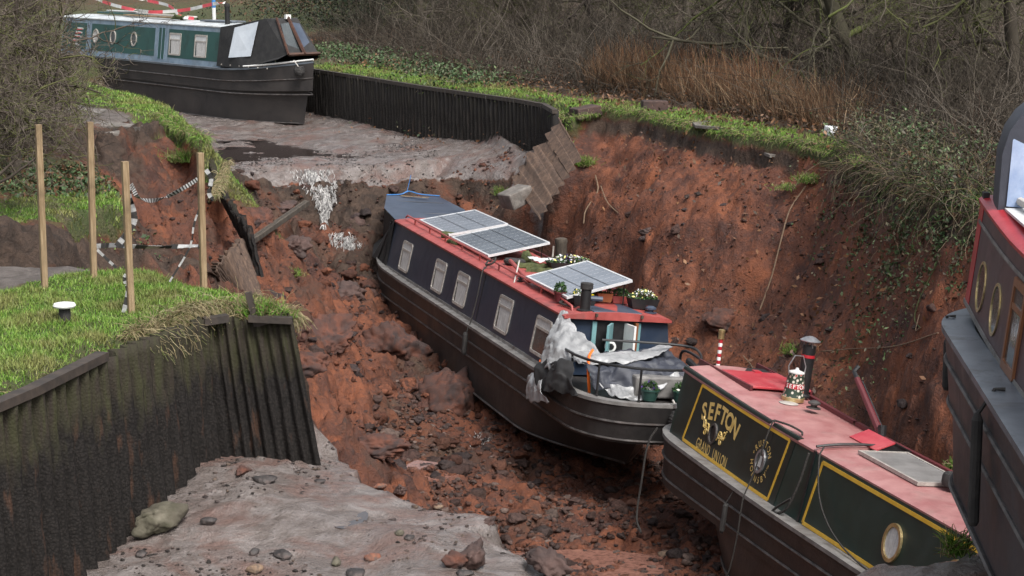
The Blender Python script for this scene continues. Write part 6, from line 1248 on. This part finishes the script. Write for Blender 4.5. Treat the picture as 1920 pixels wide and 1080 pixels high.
rubble('pebbles', 2600, (-3.4, 3.6, 14, 19.6, 0, -2.2, .05), .008, .07, 7, [(.05, .04, .038), (.09, .07, .065), (.11, .08, .07), (.04, .033, .03), (.15, .11, .085)], pw=4.5, wt=M_)
rubble('pebbles', 2200, (-7.5, -1.5, 43.5, 50, 0, -2.4, .0), .02, .09, 8, [(.16, .14, .13), (.06, .05, .048), (.24, .22, .21), (.035, .03, .03)], pw=3, wt=M_)
# ------------------------------------------------------------------ water
def water_mat(name, col, rough, foam=0, fs=8):
    m = bpy.data.materials.new(name); n = nodes(m); bs = N(n, 'ShaderNodeBsdfPrincipled'); bs.inputs['Roughness'].default_value = rough; bs.inputs['Specular IOR Level'].default_value = .6
    f, h = noise_fac(n, fs, 8, .40, .60, stretch=(1, 1, .35)); n.links.new(mixc(n, f, col, (.62, .60, .60) if foam else tuple(v*1.5 for v in col)), bs.inputs['Base Color']); n.links.new(bump(n, h, .35 if foam else .15, .03), bs.inputs['Normal']); out(n, bs); return m
def pool(name, pts, z, m, th=.03):
    Q = curve_pts([w(x, y, z) for x, y in pts]+[w(*pts[0], z)], 5)[:-1]; k = len(Q); mb = MB(); mb.add(Q+[q-Vector((0, 0, th)) for q in Q], [tuple(range(k)), tuple(range(k, 2*k))[::-1]]+[(i, (i+1) % k, (i+1) % k+k, i+k) for i in range(k)]); o = mb.build(name, m); return tag(o, kind='structure')
WD = water_mat('dark_water', (.030, .022, .020), .05); WB = water_mat('brown_water', (.17, .085, .065), .12, fs=14); WF = water_mat('falling_water', (.26, .24, .235), .35, 1, 4)
pool('water', [(365, 234), (430, 240), (500, 258), (470, 276), (400, 280), (370, 262)], -1.545, WD, .10); pool('water', [(405, 292), (430, 262), (545, 262), (640, 276), (715, 290), (660, 300), (560, 301), (460, 301)], -1.545, WD, .10)
pool('water', [(870, 822), (900, 806), (935, 820), (930, 840), (890, 850), (866, 842)], hit(900, 830).z-.06, WB, .08); pool('water', [(930, 1040), (1100, 1030), (1300, 1050), (1420, 1070), (1450, 1100), (1100, 1110), (960, 1080)], -4.74, WB, .1)
pool('water', [(780, 862), (850, 872), (860, 890), (800, 900), (745, 885)], hit(805, 882).z-.05, WB, .08)
pool('water', [(610, 958), (650, 950), (690, 962), (672, 990), (622, 986)], hit(650, 972).z-.012, WD, .03)
def fall(name, rows, n, seed, size=.022, lift=.05):
    """broken white water: droplets and foam flecks tumbling down over the clods"""
    rg = np.random.default_rng(seed); G = np.array([[np.array(hit(x0+(x1-x0)*k/12, y)) for k in range(13)] for y, x0, x1 in rows]); R_ = len(rows)
    t = rg.uniform(0, R_-1.001, n); u = np.clip(6+rg.normal(size=n)*3.0, 0, 11.99); j = t.astype(int); f = (t-j)[:, None]; k = u.astype(int); g = (u-k)[:, None]
    P = (G[j, k]*(1-g)+G[j, k+1]*g)*(1-f)+(G[j+1, k]*(1-g)+G[j+1, k+1]*g)*f; dn = fbm(np.c_[u*.8, t*.35, 0*t+seed], 3); ok = dn > -.12; P = P[ok]; n = len(P)
    P = P+np.c_[rg.normal(size=n)*.015, -.03-rg.random(n)*.07, lift*rg.random(n)+.01]; d = np.c_[rg.normal(size=n)*.25, -.25-rg.random(n)*.3, -np.ones(n)]; L = size*rg.uniform(1.5, 6, n)
    _, _, V, Fc, m_ = strands(P, d, L, 2, .2, size*.45*rg.uniform(.4, 1.3, n), size*.2, rg, 0, sides=4); c = rg.uniform(.08, .75, (n, 1))*np.array([[1, .98, .96]])
    tag(npmesh(name, V, Fc, FOAM, col=np.repeat(c, m_, 0), smooth=True), kind='structure')
FOAM = mat_attr('foam', 'tone', .3, .6)
fall('waterfall', [(320, 548, 628), (330, 550, 634), (340, 560, 634), (352, 572, 634), (364, 584, 632), (378, 590, 630), (392, 596, 624), (408, 600, 616), (426, 602, 612)], 2900, 1)
fall('waterfall', [(438, 620, 655), (448, 618, 668), (458, 622, 682), (466, 636, 678)], 900, 2, .02)
fall('waterfall', [(806, 880, 915), (820, 874, 935), (836, 880, 925)], 260, 3, .014, .02)
